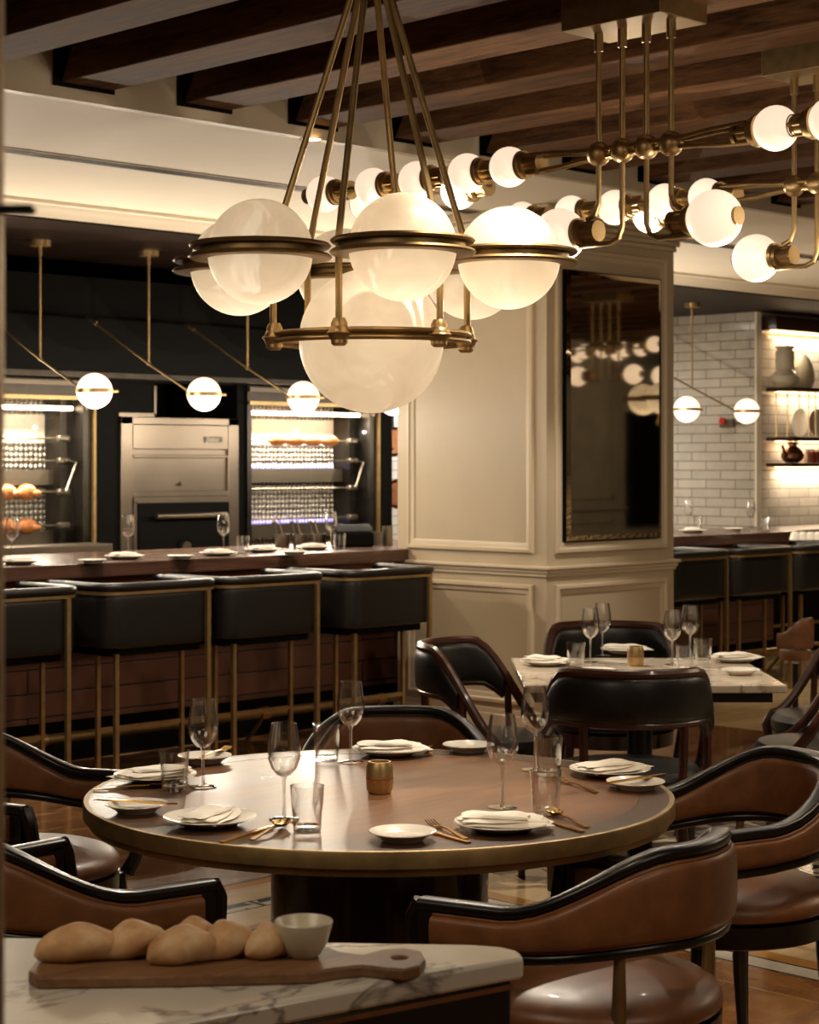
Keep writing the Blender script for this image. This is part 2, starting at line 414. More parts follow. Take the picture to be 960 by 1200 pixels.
# tiled wall with shelves
TX, TY = 14.2, 9.86
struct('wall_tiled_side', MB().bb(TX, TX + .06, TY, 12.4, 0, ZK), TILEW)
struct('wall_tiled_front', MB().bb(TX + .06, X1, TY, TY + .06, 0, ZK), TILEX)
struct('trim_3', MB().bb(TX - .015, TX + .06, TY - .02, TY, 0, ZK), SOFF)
sh = thing('shelf_header', 'dark brown wooden header across the top of the lit shelf recess', 'shelf header', (14.28, TY - .16, 2.74))
MB().bb(0, 5, 0, .16, 0, .12).build('board', DARKW, sh)
MB().bb(.1, 5, .1, .13, -.012, 0).build('light_strip', STRIPL, sh)
shelves = [(2.215, 'upper dark wooden wall shelf carrying white jugs'), (1.775, 'middle dark wooden wall shelf under the plate rack'), (1.545, 'lowest dark wooden wall shelf carrying the copper teapot')]
for z, lb in shelves:
    t = thing('wall_shelf', lb, 'shelf', (14.36, TY - .28, z - .02), group='lit shelves on the tiled wall')
    MB().bb(0, 4, 0, .28, 0, .035).build('board', DARKW, t)
    MB().bb(.05, 4, .2, .22, -.008, 0).build('light_strip', STRIPL, t)
def arealight(name, loc, size, power, col, rot=(0, 0, 0), sy=None):
    L = bpy.data.lights.new(name, 'AREA'); L.energy = power; L.color = col[:3]; L.size = size
    if sy: L.shape = 'RECTANGLE'; L.size_y = sy
    o = bpy.data.objects.new(name, L); C.objects.link(o); o.location = loc; o.rotation_euler = rot; return o
def spot(name, loc, tgt, power, ang=40, blend=.5, col=(1, .78, .55), r=.03):
    L = bpy.data.lights.new(name, 'SPOT'); L.energy = power; L.color = col; L.spot_size = math.radians(ang); L.spot_blend = blend; L.shadow_soft_size = r
    o = bpy.data.objects.new(name, L); C.objects.link(o); o.location = loc
    o.rotation_euler = (Vector(tgt) - Vector(loc)).to_track_quat('-Z', 'Y').to_euler(); return o
def point(name, loc, power, col=(1, .8, .58), r=.05, parent=None):
    L = bpy.data.lights.new(name, 'POINT'); L.energy = power; L.color = col; L.shadow_soft_size = r
    o = bpy.data.objects.new(name, L); C.objects.link(o); o.location = loc; L.shadow_soft_size = 0 if 'alabaster' not in name else r
    if parent: o.parent = parent
    return o
WARM = (1, .76, .5); WARMW = (1, .86, .68)

# ------------------------------------------------------------------ column
CX0, CX1, CY0, CY1 = 8.1, 9.26, 7.02, 8.2
m = MB().bb(CX0, CX1, CY0, CY1, 0, ZS); struct('column', m, CREAMP)
def mitre(m, w0, w1, z0, z1, put):
    prof = [(0, 0), (0, .012), (.006, .02), (.022, .022), (.03, .012), (.05, .009), (.058, .003), (.058, 0)]
    m.loft([[put(c0 + si * a, c1 + sj * a, h) for a, h in prof] for c0, c1, si, sj in ((w0, z0, 1, 1), (w1, z0, -1, 1), (w1, z1, -1, -1), (w0, z1, 1, -1))], cyc=True)
def frame_x(m, y0, y1, z0, z1, w=.055): mitre(m, y0, y1, z0, z1, lambda u, v_, h: Vector((CX0 - h, u, v_)))
def frame_y(m, x0, x1, z0, z1, w=.055): mitre(m, x0, x1, z0, z1, lambda u, v_, h: Vector((u, CY0 - h, v_)))
m = MB(); frame_x(m, 7.11, 8.11, 1.06, 2.78); struct('column_moulding_panel', m, CREAM)
m = MB(); frame_x(m, 7.11, 8.11, .2, .885); struct('column_moulding_panel', m, CREAM)
m = MB(); frame_y(m, 8.165, 9.185, 1.06, 2.78, .05); struct('column_moulding_panel', m, CREAM)
m = MB(); frame_y(m, 8.165, 9.185, .2, .885); struct('column_moulding_panel', m, CREAM)
def ringbox(m, o, z0, z1):
    m.bb(CX0 - o, CX1 + o, CY0 - o, CY1 + o, z0, z1)
m = MB(); ringbox(m, .035, .972, .99); ringbox(m, .02, .95, .972); ringbox(m, .012, .93, .95); struct('column_trim_rail', m, CREAM, bev=.004)
m = MB(); ringbox(m, .02, 0, .14); ringbox(m, .012, .14, .17); struct('baseboard_column', m, CREAM, bev=.004)
m = MB()
for o_, z0, z1 in ((.015, 2.83, 2.86), (.03, 2.86, 2.89), (.055, 2.89, 2.92), (.08, 2.92, 2.95), (.1, 2.95, 3.0)): ringbox(m, o_, z0, z1)
struct('trim_4', m, CREAM, bev=.008)
mr = thing('wall_mirror', 'tall dark antiqued mirror with slim shiny edge hung on the cream column', 'mirror', (8.24, CY0, 1.13))
W, H = .86, 1.52
b = .028
m = MB().add([(b, -.036, b), (W - b, -.036, b), (W - b, -.036, H - b), (b, -.036, H - b)], [(0, 1, 2, 3)]); m.build('mirror_glass', MIRROR, mr)
m = MB(); o4 = [(0, -.026, 0), (W, -.026, 0), (W, -.026, H), (0, -.026, H)]; i4 = [(b, -.036, b), (W - b, -.036, b), (W - b, -.036, H - b), (b, -.036, H - b)]
m.add(o4 + i4, [(0, 1, 5, 4), (1, 2, 6, 5), (2, 3, 7, 6), (3, 0, 4, 7)]); m.build('bevelled_edge', MIRE, mr)
MB().bb(-.006, W + .006, -.025, -.001, -.006, H + .006).build('backing', BLACKM, mr)

# ------------------------------------------------------------------ bar
BX0, BX1, BY = 3.0, 12.3, 8.1
g_ = .004
bt = MB().prism([(BX0, BY), (CX0 - g_, BY), (CX0 - g_, CY1 + g_), (CX1 + g_, CY1 + g_), (CX1 + g_, BY), (BX1, BY), (BX1, 9.12), (BX0, 9.12)], .98, 1.055).build('walnut_worktop', BARTOP, bev=.006)
tag(bt, 'long dark walnut bar top set with plates, running behind the cream column', 'worktop')
bb_ = thing('bar_counter', 'plank-fronted bar body under the dark walnut worktop, passing behind the cream column', 'bar', (0, 0, 0))
MB().bb(BX0, 12.3, 8.24, 8.28, .9, .98).build('apron', BARAPR, bb_)
MB().bb(BX0, 12.3, 8.38, 8.9, .22, .98).build('plank_front', PLANKB, bb_)
MB().bb(BX0, 12.25, 8.42, 8.88, 0, .22).build('plinth', BLACKM, bb_)
fr = thing('foot_rail', 'round brass foot rail on brackets along the foot of the bar', 'foot rail', (0, 0, 0))
MB().cyl((3.4, 8.15, .172), (CX0 - .03, 8.15, .172), .026).build('pipe', BRASSD, fr)
for x in (4.8, 5.52, 7.0, 7.9):
    q = MB().tube([(x, 8.15, .172), (x, 8.2, .1), (x, 8.28, .02), (x, 8.3, 0)], .012, 8)
    q.cyl((x - .03, 8.15, .172), (x + .03, 8.15, .172), .034); q.build('bracket', BRASS, fr)
fr2 = thing('foot_rail', 'short length of brass foot rail beyond the cream column', 'foot rail', (0, 0, 0))
MB().cyl((CX1 + .03, 8.15, .172), (12.3, 8.15, .172), .026).build('pipe', BRASS, fr2)
for x in (9.9, 11, 12.1):
    MB().tube([(x, 8.15, .172), (x, 8.2, .1), (x, 8.28, .02), (x, 8.3, 0)], .012, 8).build('bracket', BRASS, fr2)

sb = thing('back_counter', 'pale topped service counter with black front past the end of the bar', 'counter', (12.75, 8.9, 0))
MB().bb(0, 6, 0, .7, .97, 1.01).build('worktop', STEEL, sb)
MB().bb(.02, 6, .05, .7, 0, .97).build('cabinet', BLACKM, sb)
MB().cyl((0, -.06, .25), (6, -.06, .25), .012).build('rail', BRASS, sb)
MB().bb(.0, 6, .03, .05, .55, .6).build('trim_strip', DARKW, sb)

# stools
def rrect(hx, hy, r, n=6, openfront=True):   # U path, opening towards +y ; returns pts + outward normals
    pts = []; nr = []
    pts += [(-hx, hy - .0), (-hx, hy * .3), (-hx, -hy + r)]; nr += [(-1, 0)] * 3
    for i in range(1, n):
        a = PI + PI / 2 * i / n; pts.append((-hx + r + r * math.cos(a), -hy + r + r * math.sin(a))); nr.append((math.cos(a), math.sin(a)))
    for q in range(5):
        pts.append((-hx + r + (2 * hx - 2 * r) * q / 4, -hy)); nr.append((0, -1))
    for i in range(1, n):
        a = 1.5 * PI + PI / 2 * i / n; pts.append((hx - r + r * math.cos(a), -hy + r + r * math.sin(a))); nr.append((math.cos(a), math.sin(a)))
    pts += [(hx, -hy + r), (hx, hy * .3), (hx, hy)]; nr += [(1, 0)] * 3
    return pts, nr
def make_stool():
    t = thing('bar_stool', '', 'stool')
    p, nn = rrect(.355, .25, .11); k = len(p)
    MB().band(p, nn, [.672] * k, [.935] * k, -.045, 0, .35).build('upholstered_back', LEATHB, t)
    MB().band(p, nn, [.93] * k, [.945] * k, -.03, .008).build('brass_rail', BRASS, t)
    MB().band(p, nn, [.944] * k, [.988] * k, -.05, .014, .8).build('top_pad', LEATHB, t)
    MB().prism([(x * .86, y * .86) for x, y in p], .66, .74).build('seat', LEATHB, t, bev=.02)
    pl, _ = rrect(.3, .2, .08)
    MB().prism(pl, .63, .66).build('seat_frame', BLACKM, t)
    for sx in (-1, 1):
        hl = .93 if sx > 0 else .64
        MB().box((sx * .26, -.262 if sx > 0 else -.2, hl / 2), (.022, .022, hl)).build('leg', BRASS, t)
        MB().box((sx * .26, -.05, .325), (.02, .02, .65)).build('leg', BRASS, t)
    MB().box((0, -.05, .256), (.51, .014, .022)).build('footrest', BRASS, t)
    return t
stool = Kind(make_stool, 'bar stool')
SG = 'black bar stools along the bar'
lbs = ['black leather bar stool cut by the left edge of the picture', 'black leather bar stool second from left, in front of the charcoal oven',
       'black leather bar stool third from left, in front of the right rotisserie', 'black leather bar stool against the left side of the cream column',
       'black bar stool just right of the cream column', 'black bar stool in the middle of the three past the column', 'black bar stool at the far right end of the bar']
for x, lb in zip((5.0, 5.845, 6.585, 7.436, 10.26, 11.005, 11.75), lbs): stool(lb, (x, 7.80, 0), 0, SG)

# ------------------------------------------------------------------ bar pendants
def make_pendant():
    t = thing('bar_pendant', '', 'pendant lamp')
    MB().lathe([(0.001, -.035), (.062, -.035), (.064, 0), (.001, 0)], n=28).build('canopy', BRASS, t)
    MB().cyl((0, 0, -.03), (0, 0, -.71), .008).cyl((0, 0, -.03), (0, 0, -.09), .012).build('rod', BRASS, t)
    MB().tube([(0, .62, -.40), (0, 0, -.71), (0, -.44, -.91)], .0075, 10).sph((0, 0, -.71), .014, 12, 8).cyl((0, .62, -.4), (0, .56, -.43), .012).build('arm', BRASS, t)
    MB().sph((0, -.55, -.915), .103).build('globe', OPALB, t)
    m = MB(); n = 40
    m.lathe([(.1035, -.012), (.108, -.012), (.108, .012), (.1035, .012)], (0, -.55, -.915), n); m.cyl((0, -.44, -.915), (0, -.43, -.905), .014); m.cyl((0.1, -.6, -.915), (.125, -.61, -.915), .008)
    m.build('band', BRASS, t)
    return t
pend = Kind(make_pendant, 'pendant lamp')
PG = 'angled globe pendants over the bar'
for x, lb in zip((5.76, 6.57, 7.38, 8.19, 9.0, 12.24, 13.05),
                 ['angled brass rod pendant hanging just beyond the left end of view', 'angled brass pendant with globe over the left rotisserie',
                  'angled brass pendant with globe over the charcoal oven', 'angled brass pendant with globe over the right rotisserie',
                  'angled brass pendant mostly hidden behind the large alabaster chandelier', 'opal globe pendant showing just right of the column, its rod hidden',
                  'angled brass pendant with full rod in front of the white tiled wall']):
    pend(lb, (x, 9.7, ZK), 0, PG)

# ------------------------------------------------------------------ kitchen
KY = 10.6
hd = thing('extractor_hood', 'wide black extractor hood over the ovens', 'hood', (0, 0, 0))
MB().bb(3.5, 10.4, 10.35, 11.5, 2.16, 2.78).build('canopy', BLACKM, hd)
MB().bb(3.5, 10.4, 10.33, 10.4, 2.125, 2.16).build('lip', STEELD, hd)
def rotisserie(x0, x1, label, chick, flames):
    t = thing('rotisserie_oven', label, 'rotisserie oven', (x0, KY, 0)); w = x1 - x0
    z0, z1, D = .62, 1.99, .36
    MB().bb(0, w, -.02, D, 0, z0).build('base_cabinet', STEEL, t, bev=.005)
    m = MB().bb(0, .04, 0, D, z0, z1).bb(w - .1, w, 0, D, z0, z1).bb(0, w, 0, D, z1, z1 + .13).build('housing', STEELD, t)
    MB().bb(.04, w - .1, D - .05, D - .02, z0, z1).build('back_panel', STUD, t)
    MB().bb(w - .2, w - .1, .12, D - .06, z0, z1).build('side_gearbox', STEELD, t)
    MB().bb(.04, w - .2, D - .056, D - .05, 1.70, z1 - .1).build('upper_liner', LINEN, t)
    MB().cyl((.06, .1, z1 - .06), (w - .12, .1, z1 - .06), .014).build('lamp_tube', TUBEL, t)
    for q, z in enumerate((1.13, 1.54)):
        MB().bb(.04, w - .2, .2, D - .06, z - .12, z - .02).build('burner', STEEL, t)
        if flames:
            for cx in [.1 + k * .038 for k in range(int((w - .45) / .038))]:
                pass
            m = MB()
            for kx in range(int((w - .3) / .03)):
                hx = .07 + kx * .03; hh = random.uniform(.03, .055)
                m.lathe([(.001, 0), (.008, .008), (.007, .025), (.001, hh)], (hx, .25, z - .02), 6)
            m.build('gas_flames', FLAMEB, t)['kind'] = 'stuff'
    for z in (1.15, 1.374, 1.58, 1.73):
        MB().cyl((.05, .12, z), (w - .12, .12, z), .007, n=10).build('spit_rod', STEEL, t)
        MB().box((w - .19, .1, z), (.09, .05, .04)).build('spit_bearing', STEEL, t, bev=.01)
    MB().tube([(w - .19, .06, 1.58), (w - .12, .05, 1.57), (w - .2, .05, 1.38)], .009, 8).build('crank', STEEL, t)
    for a, b_ in ((.02, w * .46), (w * .465, w - .03)):
        g = MB().add([(a, -.01, z0 + .02), (b_, -.01, z0 + .02), (b_, -.01, z1 - .01), (a, -.01, z1 - .01)], [(0, 1, 2, 3)]).build('glass_door', PANE, t)
        MB().cyl((b_ - .06, -.015, 1.93), (b_ - .06, -.035, 1.93), .012, n=12).build('door_clip', STEEL, g)
    MB().bb(w - .035, w - .015, -.03, 0, z0, z1).build('door_post', BRASSD, t)
    MB().bb(0, w, -.03, -.01, z1 - .005, z1 + .02).build('door_rail', BRASS, t)
    MB().bb(0, w, -.03, 0, z1 + .09, z1 + .12).build('top_trim', STEEL, t)
    L = arealight('rotisserie_light', (x0 + w * .42, KY + .1, 1.89), w * .8, 42, WARMW, (math.radians(-25), 0, 0), .1)
    arealight('rotisserie_light', (x0 + w * .42, KY + .08, 1.5), w * .8, 9, WARMW, (math.radians(-30), 0, 0), .04)  # extra light added to brighten the lower oven, no lamp there
    return t
rotisserie(6.05, 7.62, 'left stainless rotisserie oven with glass doors and roasting chickens', True, False)
rotisserie(8.95, 10.27, 'right stainless rotisserie oven with glass doors and blue gas flames', False, True)
def make_chicken():
    t = thing('roast_chicken', '', 'roast chicken')
    m = MB().sph((0, 0, 0), .058, 20, 12, (1.25, 1, .95)); m.build('body', CHK, t)
    for s_ in (-1, 1):
        MB().sph((.045, s_ * .045, -.01), .026, 12, 8, (1.5, .9, .9)).build('drumstick', CHK, t)
    return t
CHK = plain('roasted_skin', (196, 120, 66), .3, 0, coat=.4, var=.35, sc=18, bump=.3)
chick = Kind(make_chicken, 'roast chicken')
for x, z, lb in ((7.0, 1.374, 'golden roast chicken on the middle spit, left of its neighbour'), (7.155, 1.374, 'golden roast chicken on the middle spit, nearer the crank'),
                 (7.0, 1.15, 'roast chicken on the bottom spit, left of its neighbour'), (7.155, 1.15, 'roast chicken on the bottom spit, nearer the crank')):
    chick(lb, (x, KY + .12, z), 0, 'chickens roasting on the spits')
dp = MB().lathe([(.001, 0), (.14, 0), (.16, .03), (.16, .09)], n=4).build('pan', STEEL)
bpy.data.objects.remove(dp)
tray = thing('drip_tray', 'stainless drip tray box in front of the left rotisserie', 'tray', (6.5, KY - .36, .9))
MB().bb(0, 1.0, 0, .25, 0, .14).build('tray_body', STEEL, tray, bev=.006); MB().cyl((.6, -.005, .07), (.6, -.03, .07), .015).build('knob', STEEL, tray)
MB().bb(-1.0, 1.2, 0, .3, -.9, 0).build('counter_block', STEELD, tray)
rj = MB(); rj.loft([[Vector((x_, .045 * e_ * math.cos(t_ * PI / 8), .045 * e_ * math.sin(t_ * PI / 8))) for t_ in range(16)] for x_, e_ in [(-.36 + .06 * q_, (.5 + .5 * math.sin(q_ * 2.1) ** 2) * (1 if 0 < q_ < 12 else .3)) for q_ in range(13)]])
o = rj.build('roasting_joint', CHK); o.location = (9.6, KY + .12, 1.73); tag(o, 'long browned roasting joint on the top spit of the right rotisserie', 'roast meat')
# oven
ov = thing('charcoal_oven', 'stainless charcoal oven with black lower door between the rotisseries', 'oven', (7.83, KY, 0))
MB().bb(0, 1.04, .03, .7, 0, 1.86).build('body', STEELD, ov)
MB().bb(0, .1, 0, .06, .5, 1.88).bb(.94, 1.04, 0, .06, .5, 1.88).bb(0, 1.04, 0, .06, 1.83, 1.88).bb(.1, .94, 0, .05, 1.6, 1.62).bb(.1, .94, 0, .05, 1.33, 1.37).bb(.1, .94, 0, .05, 1.66, 1.83).build('steel_frame', STEEL, ov, bev=.004)
hp = MB().bb(.1, .94, .02, .04, 1.37, 1.66).build('hood_panel', STEEL, ov)
MB().cyl((.52, .02, 1.42), (.52, -.01, 1.42), .013).build('knob', STEEL, hp)
plq = MB().bb(.72, .88, -.006, 0, 1.71, 1.75).build('badge', STEELD, ov)
fc = bpy.data.curves.new('badge_lettering', 'FONT'); fc.body = 'Josper'; fc.size = .045; fc.extrude = .001; fc.shear = .3; fc.materials.append(SOFF)
ft = bpy.data.objects.new('lettering_source', fc); C.objects.link(ft); bpy.context.view_layer.update()
fm = bpy.data.meshes.new_from_object(ft.evaluated_get(bpy.context.evaluated_depsgraph_get())); bpy.data.objects.remove(ft)
fo = bpy.data.objects.new('badge_lettering', fm); C.objects.link(fo); fo.parent = plq; fo.location = (.735, -.0075, 1.717); fo.rotation_euler = (PI / 2, 0, 0)
dr = MB().bb(.13, .93, -.03, .03, .72, 1.29).build('door', BLACKM, ov, bev=.01)
MB().bb(.1, .94, -.012, .02, 1.29, 1.33).bb(.1, .13, -.012, .02, .7, 1.3).build('door_surround', STEEL, ov)
MB().cyl((.24, -.08, 1.2), (.86, -.08, 1.2), .018).cyl((.3, -.08, 1.2), (.3, -.03, 1.2), .01).cyl((.8, -.08, 1.2), (.8, -.03, 1.2), .01).build('handle', STEEL, dr)
MB().cyl((.52, -.03, .98), (.52, -.045, .98), .06, n=28).build('gauge', BLACKM, dr); 
MB().cyl((.53, -.046, .98), (.53, -.05, .98), .038, n=28).build('gauge_face', STEEL, dr)
MB().bb(0.02, .36, .1, .5, 1.88, 2.12).build('flue', BLACKM, ov); MB().bb(-.0, .03, .09, .2, 1.88, 2.1).bb(.35, .37, .09, .2, 1.88, 2.1).bb(0, .37, .09, .2, 1.88, 1.91).build('flue_bracket', STEEL, ov)
struct('wall_kitchen_pier', MB().bb(7.62, 7.83, KY + .02, 11.4, 0, 2.125).bb(8.87, 8.95, KY + .02, 11.4, 0, 2.125).bb(10.27, 10.39, KY - .02, 11.4, 0, 2.125), BLACKM)
struct('wall_kitchen_upper', MB().bb(6, 10.39, KY + .05, KY + .1, 2.12, 2.2), BLACKM)

# pans hanging in the bright gap beyond the right rotisserie
hr = thing('pan_rack', 'narrow hanging rack with hooks in the bright kitchen gap', 'rack', (11.2, 11.6, 2.3))
MB().cyl((-.6, 0, 0), (.9, 0, 0), .01).build('bar', STEELD, hr)
MB().cyl((-.2, -.05, -.62), (.9, -.05, -.62), .008).cyl((.88, -.05, -.62), (.88, 0, 0), .006).cyl((-.18, -.05, -.62), (-.18, 0, 0), .006).build('lower_bar', STEELD, hr)
for k in range(9):
    MB().tube([(-.5 + k * .14, 0, .01), (-.5 + k * .14, .02, -.04), (-.5 + k * .14, -.01, -.22)], .005, 6).build('hook', STEELD, hr)
for k in range(3): MB().cyl((-.55 + k * .7, 0, 0), (-.55 + k * .7, 0, .6), .006).build('hanger', STEELD, hr)
def make_pan():
    t = thing('frying_pan', '', 'pan')
    MB().lathe([(.001, 0), (.1, 0), (.125, -.045), (.128, -.045), (.104, .006), (.001, .006)], ax='y', n=28).build('bowl', CHK2, t)
    MB().box((0, -.02, .22), (.02, .006, .22)).build('handle', STEELD, t)
    return t
CHK2 = plain('copper_pan', (136, 94, 68), .3, .9)
pan = Kind(make_pan, 'pan')
for a, b_, c_, lb in ((11.35, 1.74, 11.55, 'copper pan hanging high in the kitchen gap'), (11.42, 1.30, 11.55, 'dark copper pan hanging low in the kitchen gap')):
    pan(lb, (a, c_, b_), -.7, 'pans hanging in the kitchen gap')

# ------------------------------------------------------------------ shelf ware
def shelf_at(px, z, y=TY - .15):
    a = (px - 480) / F; x = y * (1 + a) / (1 - a); return Vector((x, y, z))
def jug(name, label, cat, loc, prof, mtl, handle=None, spout=None, lid=None, rz=0, group=None):
    t = thing(name, label, cat, loc, rz, group)
    MB().lathe(prof, n=28).build('body', mtl, t)
    if handle: MB().tube(handle, .008, 8).build('handle', mtl, t)
    if spout: MB().tube(spout[0], spout[1], 8).build('spout', mtl, t)
    if lid: MB().lathe(lid, n=20).build('lid', mtl, t)
    return t
z = 2.232
jug('white_bowl', 'wide white teapot body at the base of the stack on the upper shelf', 'teapot', shelf_at(920, z), [(.001, 0), (.08, 0), (.13, .05), (.13, .1), (.08, .15), (.06, .15), (.001, .15)], CERAM,
    [(.11, -.02, .11), (.17, -.03, .1), (.17, -.03, .05), (.12, -.02, .04)])
jug('white_jug', 'white cylindrical jug stacked on top of the white teapot', 'jug', shelf_at(920, z + .151), [(.001, 0), (.07, 0), (.085, .02), (.085, .17), (.07, .175), (.07, .19), (.095, .21), (.05, .23), (.001, .23)], CERAM)
jug('white_pitcher', 'rounded white lidded pitcher beside the stack on the upper shelf', 'pitcher', shelf_at(941, z, TY - .1), [(.001, 0), (.08, 0), (.11, .08), (.1, .2), (.07, .26), (.06, .28), (.001, .28)], CERAM,
    [(-.09, 0, .2), (-.14, 0, .18), (-.14, 0, .1), (-.1, 0, .06)], None, [(.001, .28), (.055, .28), (.04, .31), (.012, .32), (.014, .34), (.001, .345)])
jug('copper_teapot', 'brown copper teapot standing on the lowest shelf', 'teapot', shelf_at(929, 1.562), [(.001, 0), (.06, 0), (.1, .04), (.105, .08), (.07, .13), (.04, .15), (.04, .17), (.06, .19), (.001, .19)], CHK2,
    [(-.03, 0, .16), (-.05, 0, .23), (.05, 0, .23), (.03, 0, .16)], ([(-.08, 0, .05), (-.13, 0, .1), (-.16, 0, .15)], [.02, .015, .01]))
for k, (px, cc, lb) in enumerate(((946, (220, 180, 150), 'small pale jar next to the copper teapot'), (952, (190, 70, 40), 'small red jar on the lowest shelf'), (958, (150, 60, 34), 'small rust coloured jar at the edge of view on the lowest shelf'))):
    j = thing('jar', lb, 'jar', shelf_at(px, 1.562), group='jars on the lowest shelf')
    MB().lathe([(.001, 0), (.035, 0), (.035, .09), (.028, .1), (.001, .1)], n=18).build('jar_body', plain('jar_%d' % k, cc, .3), j)
    MB().lathe([(.001, .1), (.031, .1), (.031, .125), (.001, .125)], n=18).build('lid', WHITEC, j)
for k, px in enumerate((910, 923, 937, 948, 956)):
    r = MB().cyl((0, 0, 0), (0, 0, .40), .006, n=8).build('rod', BRASS)
    r.location = shelf_at(px, 1.792, TY - .2); r.name = 'hanging_rod'
    tag(r, 'thin brass rod between the upper and middle shelves, %s' % ('nearest the tiled corner', 'second from the tiled corner', 'in the middle of the row', 'second from the edge of view', 'at the edge of view')[k], 'rod', 'rods of the rack between the shelves')
def make_splate():
    t = thing('display_plate', '', 'plate')
    MB().lathe([(.001, .012), (.08, .012), (.13, 0), (.135, .004), (.085, .02), (.001, .02)], ax='y', n=32).build('plate_body', WHITEC, t); return t
dpl = Kind(make_splate, 'plate')
dpl('round white plate leaning against the tiles behind the rods', shelf_at(938, 1.93, TY - .04), 0, 'plates leaning on the middle shelf')
dpl('round white plate leaning at the right edge of the middle shelf', shelf_at(958, 1.93, TY - .08), 0, 'plates leaning on the middle shelf')
for k, px in enumerate((932, 941, 950, 959)):
    cpos = at(px, 633, 1.01); 
    j = thing('coffee_cup', 'upturned white cup on the back counter, %s' % ('nearest the bar end', 'second from the bar end', 'third from the bar end', 'last before the edge of view')[k], 'cup', (13.1 + .1 * k + .02, 9.08 - .06 * k, 1.01), group='upturned cups on the back counter')
    j.location = cpos
    MB().lathe([(.04, 0), (.042, .004), (.03, .05), (.018, .06), (.001, .06)], n=20).build('cup_body', WHITEC, j)
# valve on the tiled wall
a = (855 - 480) / F; yy = TX * (1 - a) / (1 + a); dd = (TX + yy) * SQ
vv = thing('gas_valve', 'small red and grey valve box fixed to the white tiled wall', 'valve', (TX - .001, yy, E + 44 * dd / F))
MB().bb(-.06, 0, -.07, .07, -.04, .04).build('valve_body', STEEL, vv, bev=.01); MB().cyl((-.06, .02, .02), (-.09, .02, .02), .03, n=16).build('wheel', plain('red_paint', (190, 40, 24), .4), vv)
MB().cyl((-.02, -.07, 0), (-.02, -.2, 0), .012).build('pipe', STEEL, vv)

# ------------------------------------------------------------------ linear fixtures
def lamp_row(t, y, x=0.0, z=-.40, r=.07, d=-1):
    g = MB().sph((x, y, z), r).build('globe', OPAL, t)
    m = MB(); yy = y + d * (r - .012)
    m.cyl((x, yy, z), (x, yy + d * .014, z), .05, n=28); m.cyl((x, yy + d * .014, z), (x, yy + d * .03, z), .043, n=28)
    m.cyl((x, yy + d * .03, z), (x, yy + d * .075, z), .028, n=20)
    for s_ in (-1, 1):
        m.cyl((x + s_ * .03, yy + d * .01, z), (x + s_ * .03, yy + d * .09, z), .007, n=8)
        m.cyl((x, yy + d * .01, z + s_ * .03), (x, yy + d * .09, z + s_ * .03), .006, n=8)
    m.cyl((x, yy + d * .08, z), (x, yy + d * .092, z), .036, n=20)
    m.build('socket', BRASS, g)
    m = MB(); m.cyl((x, y - d * (r - .01), z), (x, y - d * (r + .004), z), .03, n=20); m.build('end_cap', BRASS, g)
def make_linear():
    t = thing('linear_chandelier', '', 'chandelier')
    # origin under the middle of the four rods at ceiling-box bottom level; runs along y
    MB().bb(-.11, .14, -.19, .22, 0, .34).build('ceiling_box', BRASSD, t, bev=.003)
    rods = (-.15, -.05, .05, .15)
    for i, y in enumerate(rods):
        sgn = -1 if y < 0 else 1
        m = MB().cyl((0, y, 0), (0, y, -.40), .0095, n=12); m.cyl((0, y, 0), (0, y, -.06), .0155, n=14)
        yo = y + sgn * (.0)
        inner = abs(y) < .1
        zb = -.70 if inner else -.615
        reach = .235 if inner else .2
        pts = [(0, y, -.4), (0, y, zb + .05), (0, y + sgn * .015, zb + .014), (0, y + sgn * .05, zb), (0, sgn * reach, zb)]
        m.tube(pts, .0095, 10); m.build('drop_rod', BRASS, t)
        MB().sph((0, y, -.4), .041, 24, 14).build('ball_joint', BRASS, t)
    for s_ in (-1, 1):
        for k, (ox, oz) in enumerate(((-.03, .012), (-.01, -.014), (.014, .01), (.034, -.012))):
            pts = [(ox * .6, 0, -.4 + oz * .7), (ox * .7, s_ * .22, -.4 + oz), (ox * .9, s_ * .32, -.4 + oz * 1.8), (ox, s_ * .46, -.4 + oz * 2.2)]
            MB().tube(pts, .0075, 8).build('arm', BRASS, t)
        for y in (.55, .75, 1.0, 1.23, 1.5): lamp_row(t, s_ * y, d=-s_)
        MB().cyl((.03, s_ * .46, -.4), (.03, s_ * 1.58, -.4), .006, n=8).cyl((-.03, s_ * .46, -.4), (-.03, s_ * 1.58, -.4), .006, n=8).cyl((0, s_ * 1.57, -.4), (0, s_ * 1.6, -.4), .03).build('carrier', BRASS, t)
        for y in (.97, 1.46): lamp_row(t, s_ * y, .19, -.42, d=-s_)
        MB().cyl((.19, s_ * .8, -.42), (.19, s_ * 1.5, -.42), .006, n=8).cyl((0, s_ * .86, -.4), (.19, s_ * .86, -.42), .007, n=8).build('side_carrier', BRASS, t)
        lamp_row(t, s_ * .32, 0, -.655, .09, d=-s_)
    return t
linear = Kind(make_linear, 'chandelier')
LG = 'brass linear chandeliers under the beams'
linear('brass linear chandelier of opal globes in full view with its ceiling box and rods', (4.96, 3.92, ZS), 0, LG)
linear('brass linear chandelier of opal globes cut by the right edge of the picture', (6.05, 3.88, ZS), 0, LG)
linear('brass linear chandelier seen only in the column mirror, with its four rods', (13.4, 3.05, ZS), 0, LG)
linear('brass linear chandelier seen only in the column mirror as a row of globes', (13.85, 3.65, ZS), 0, LG)

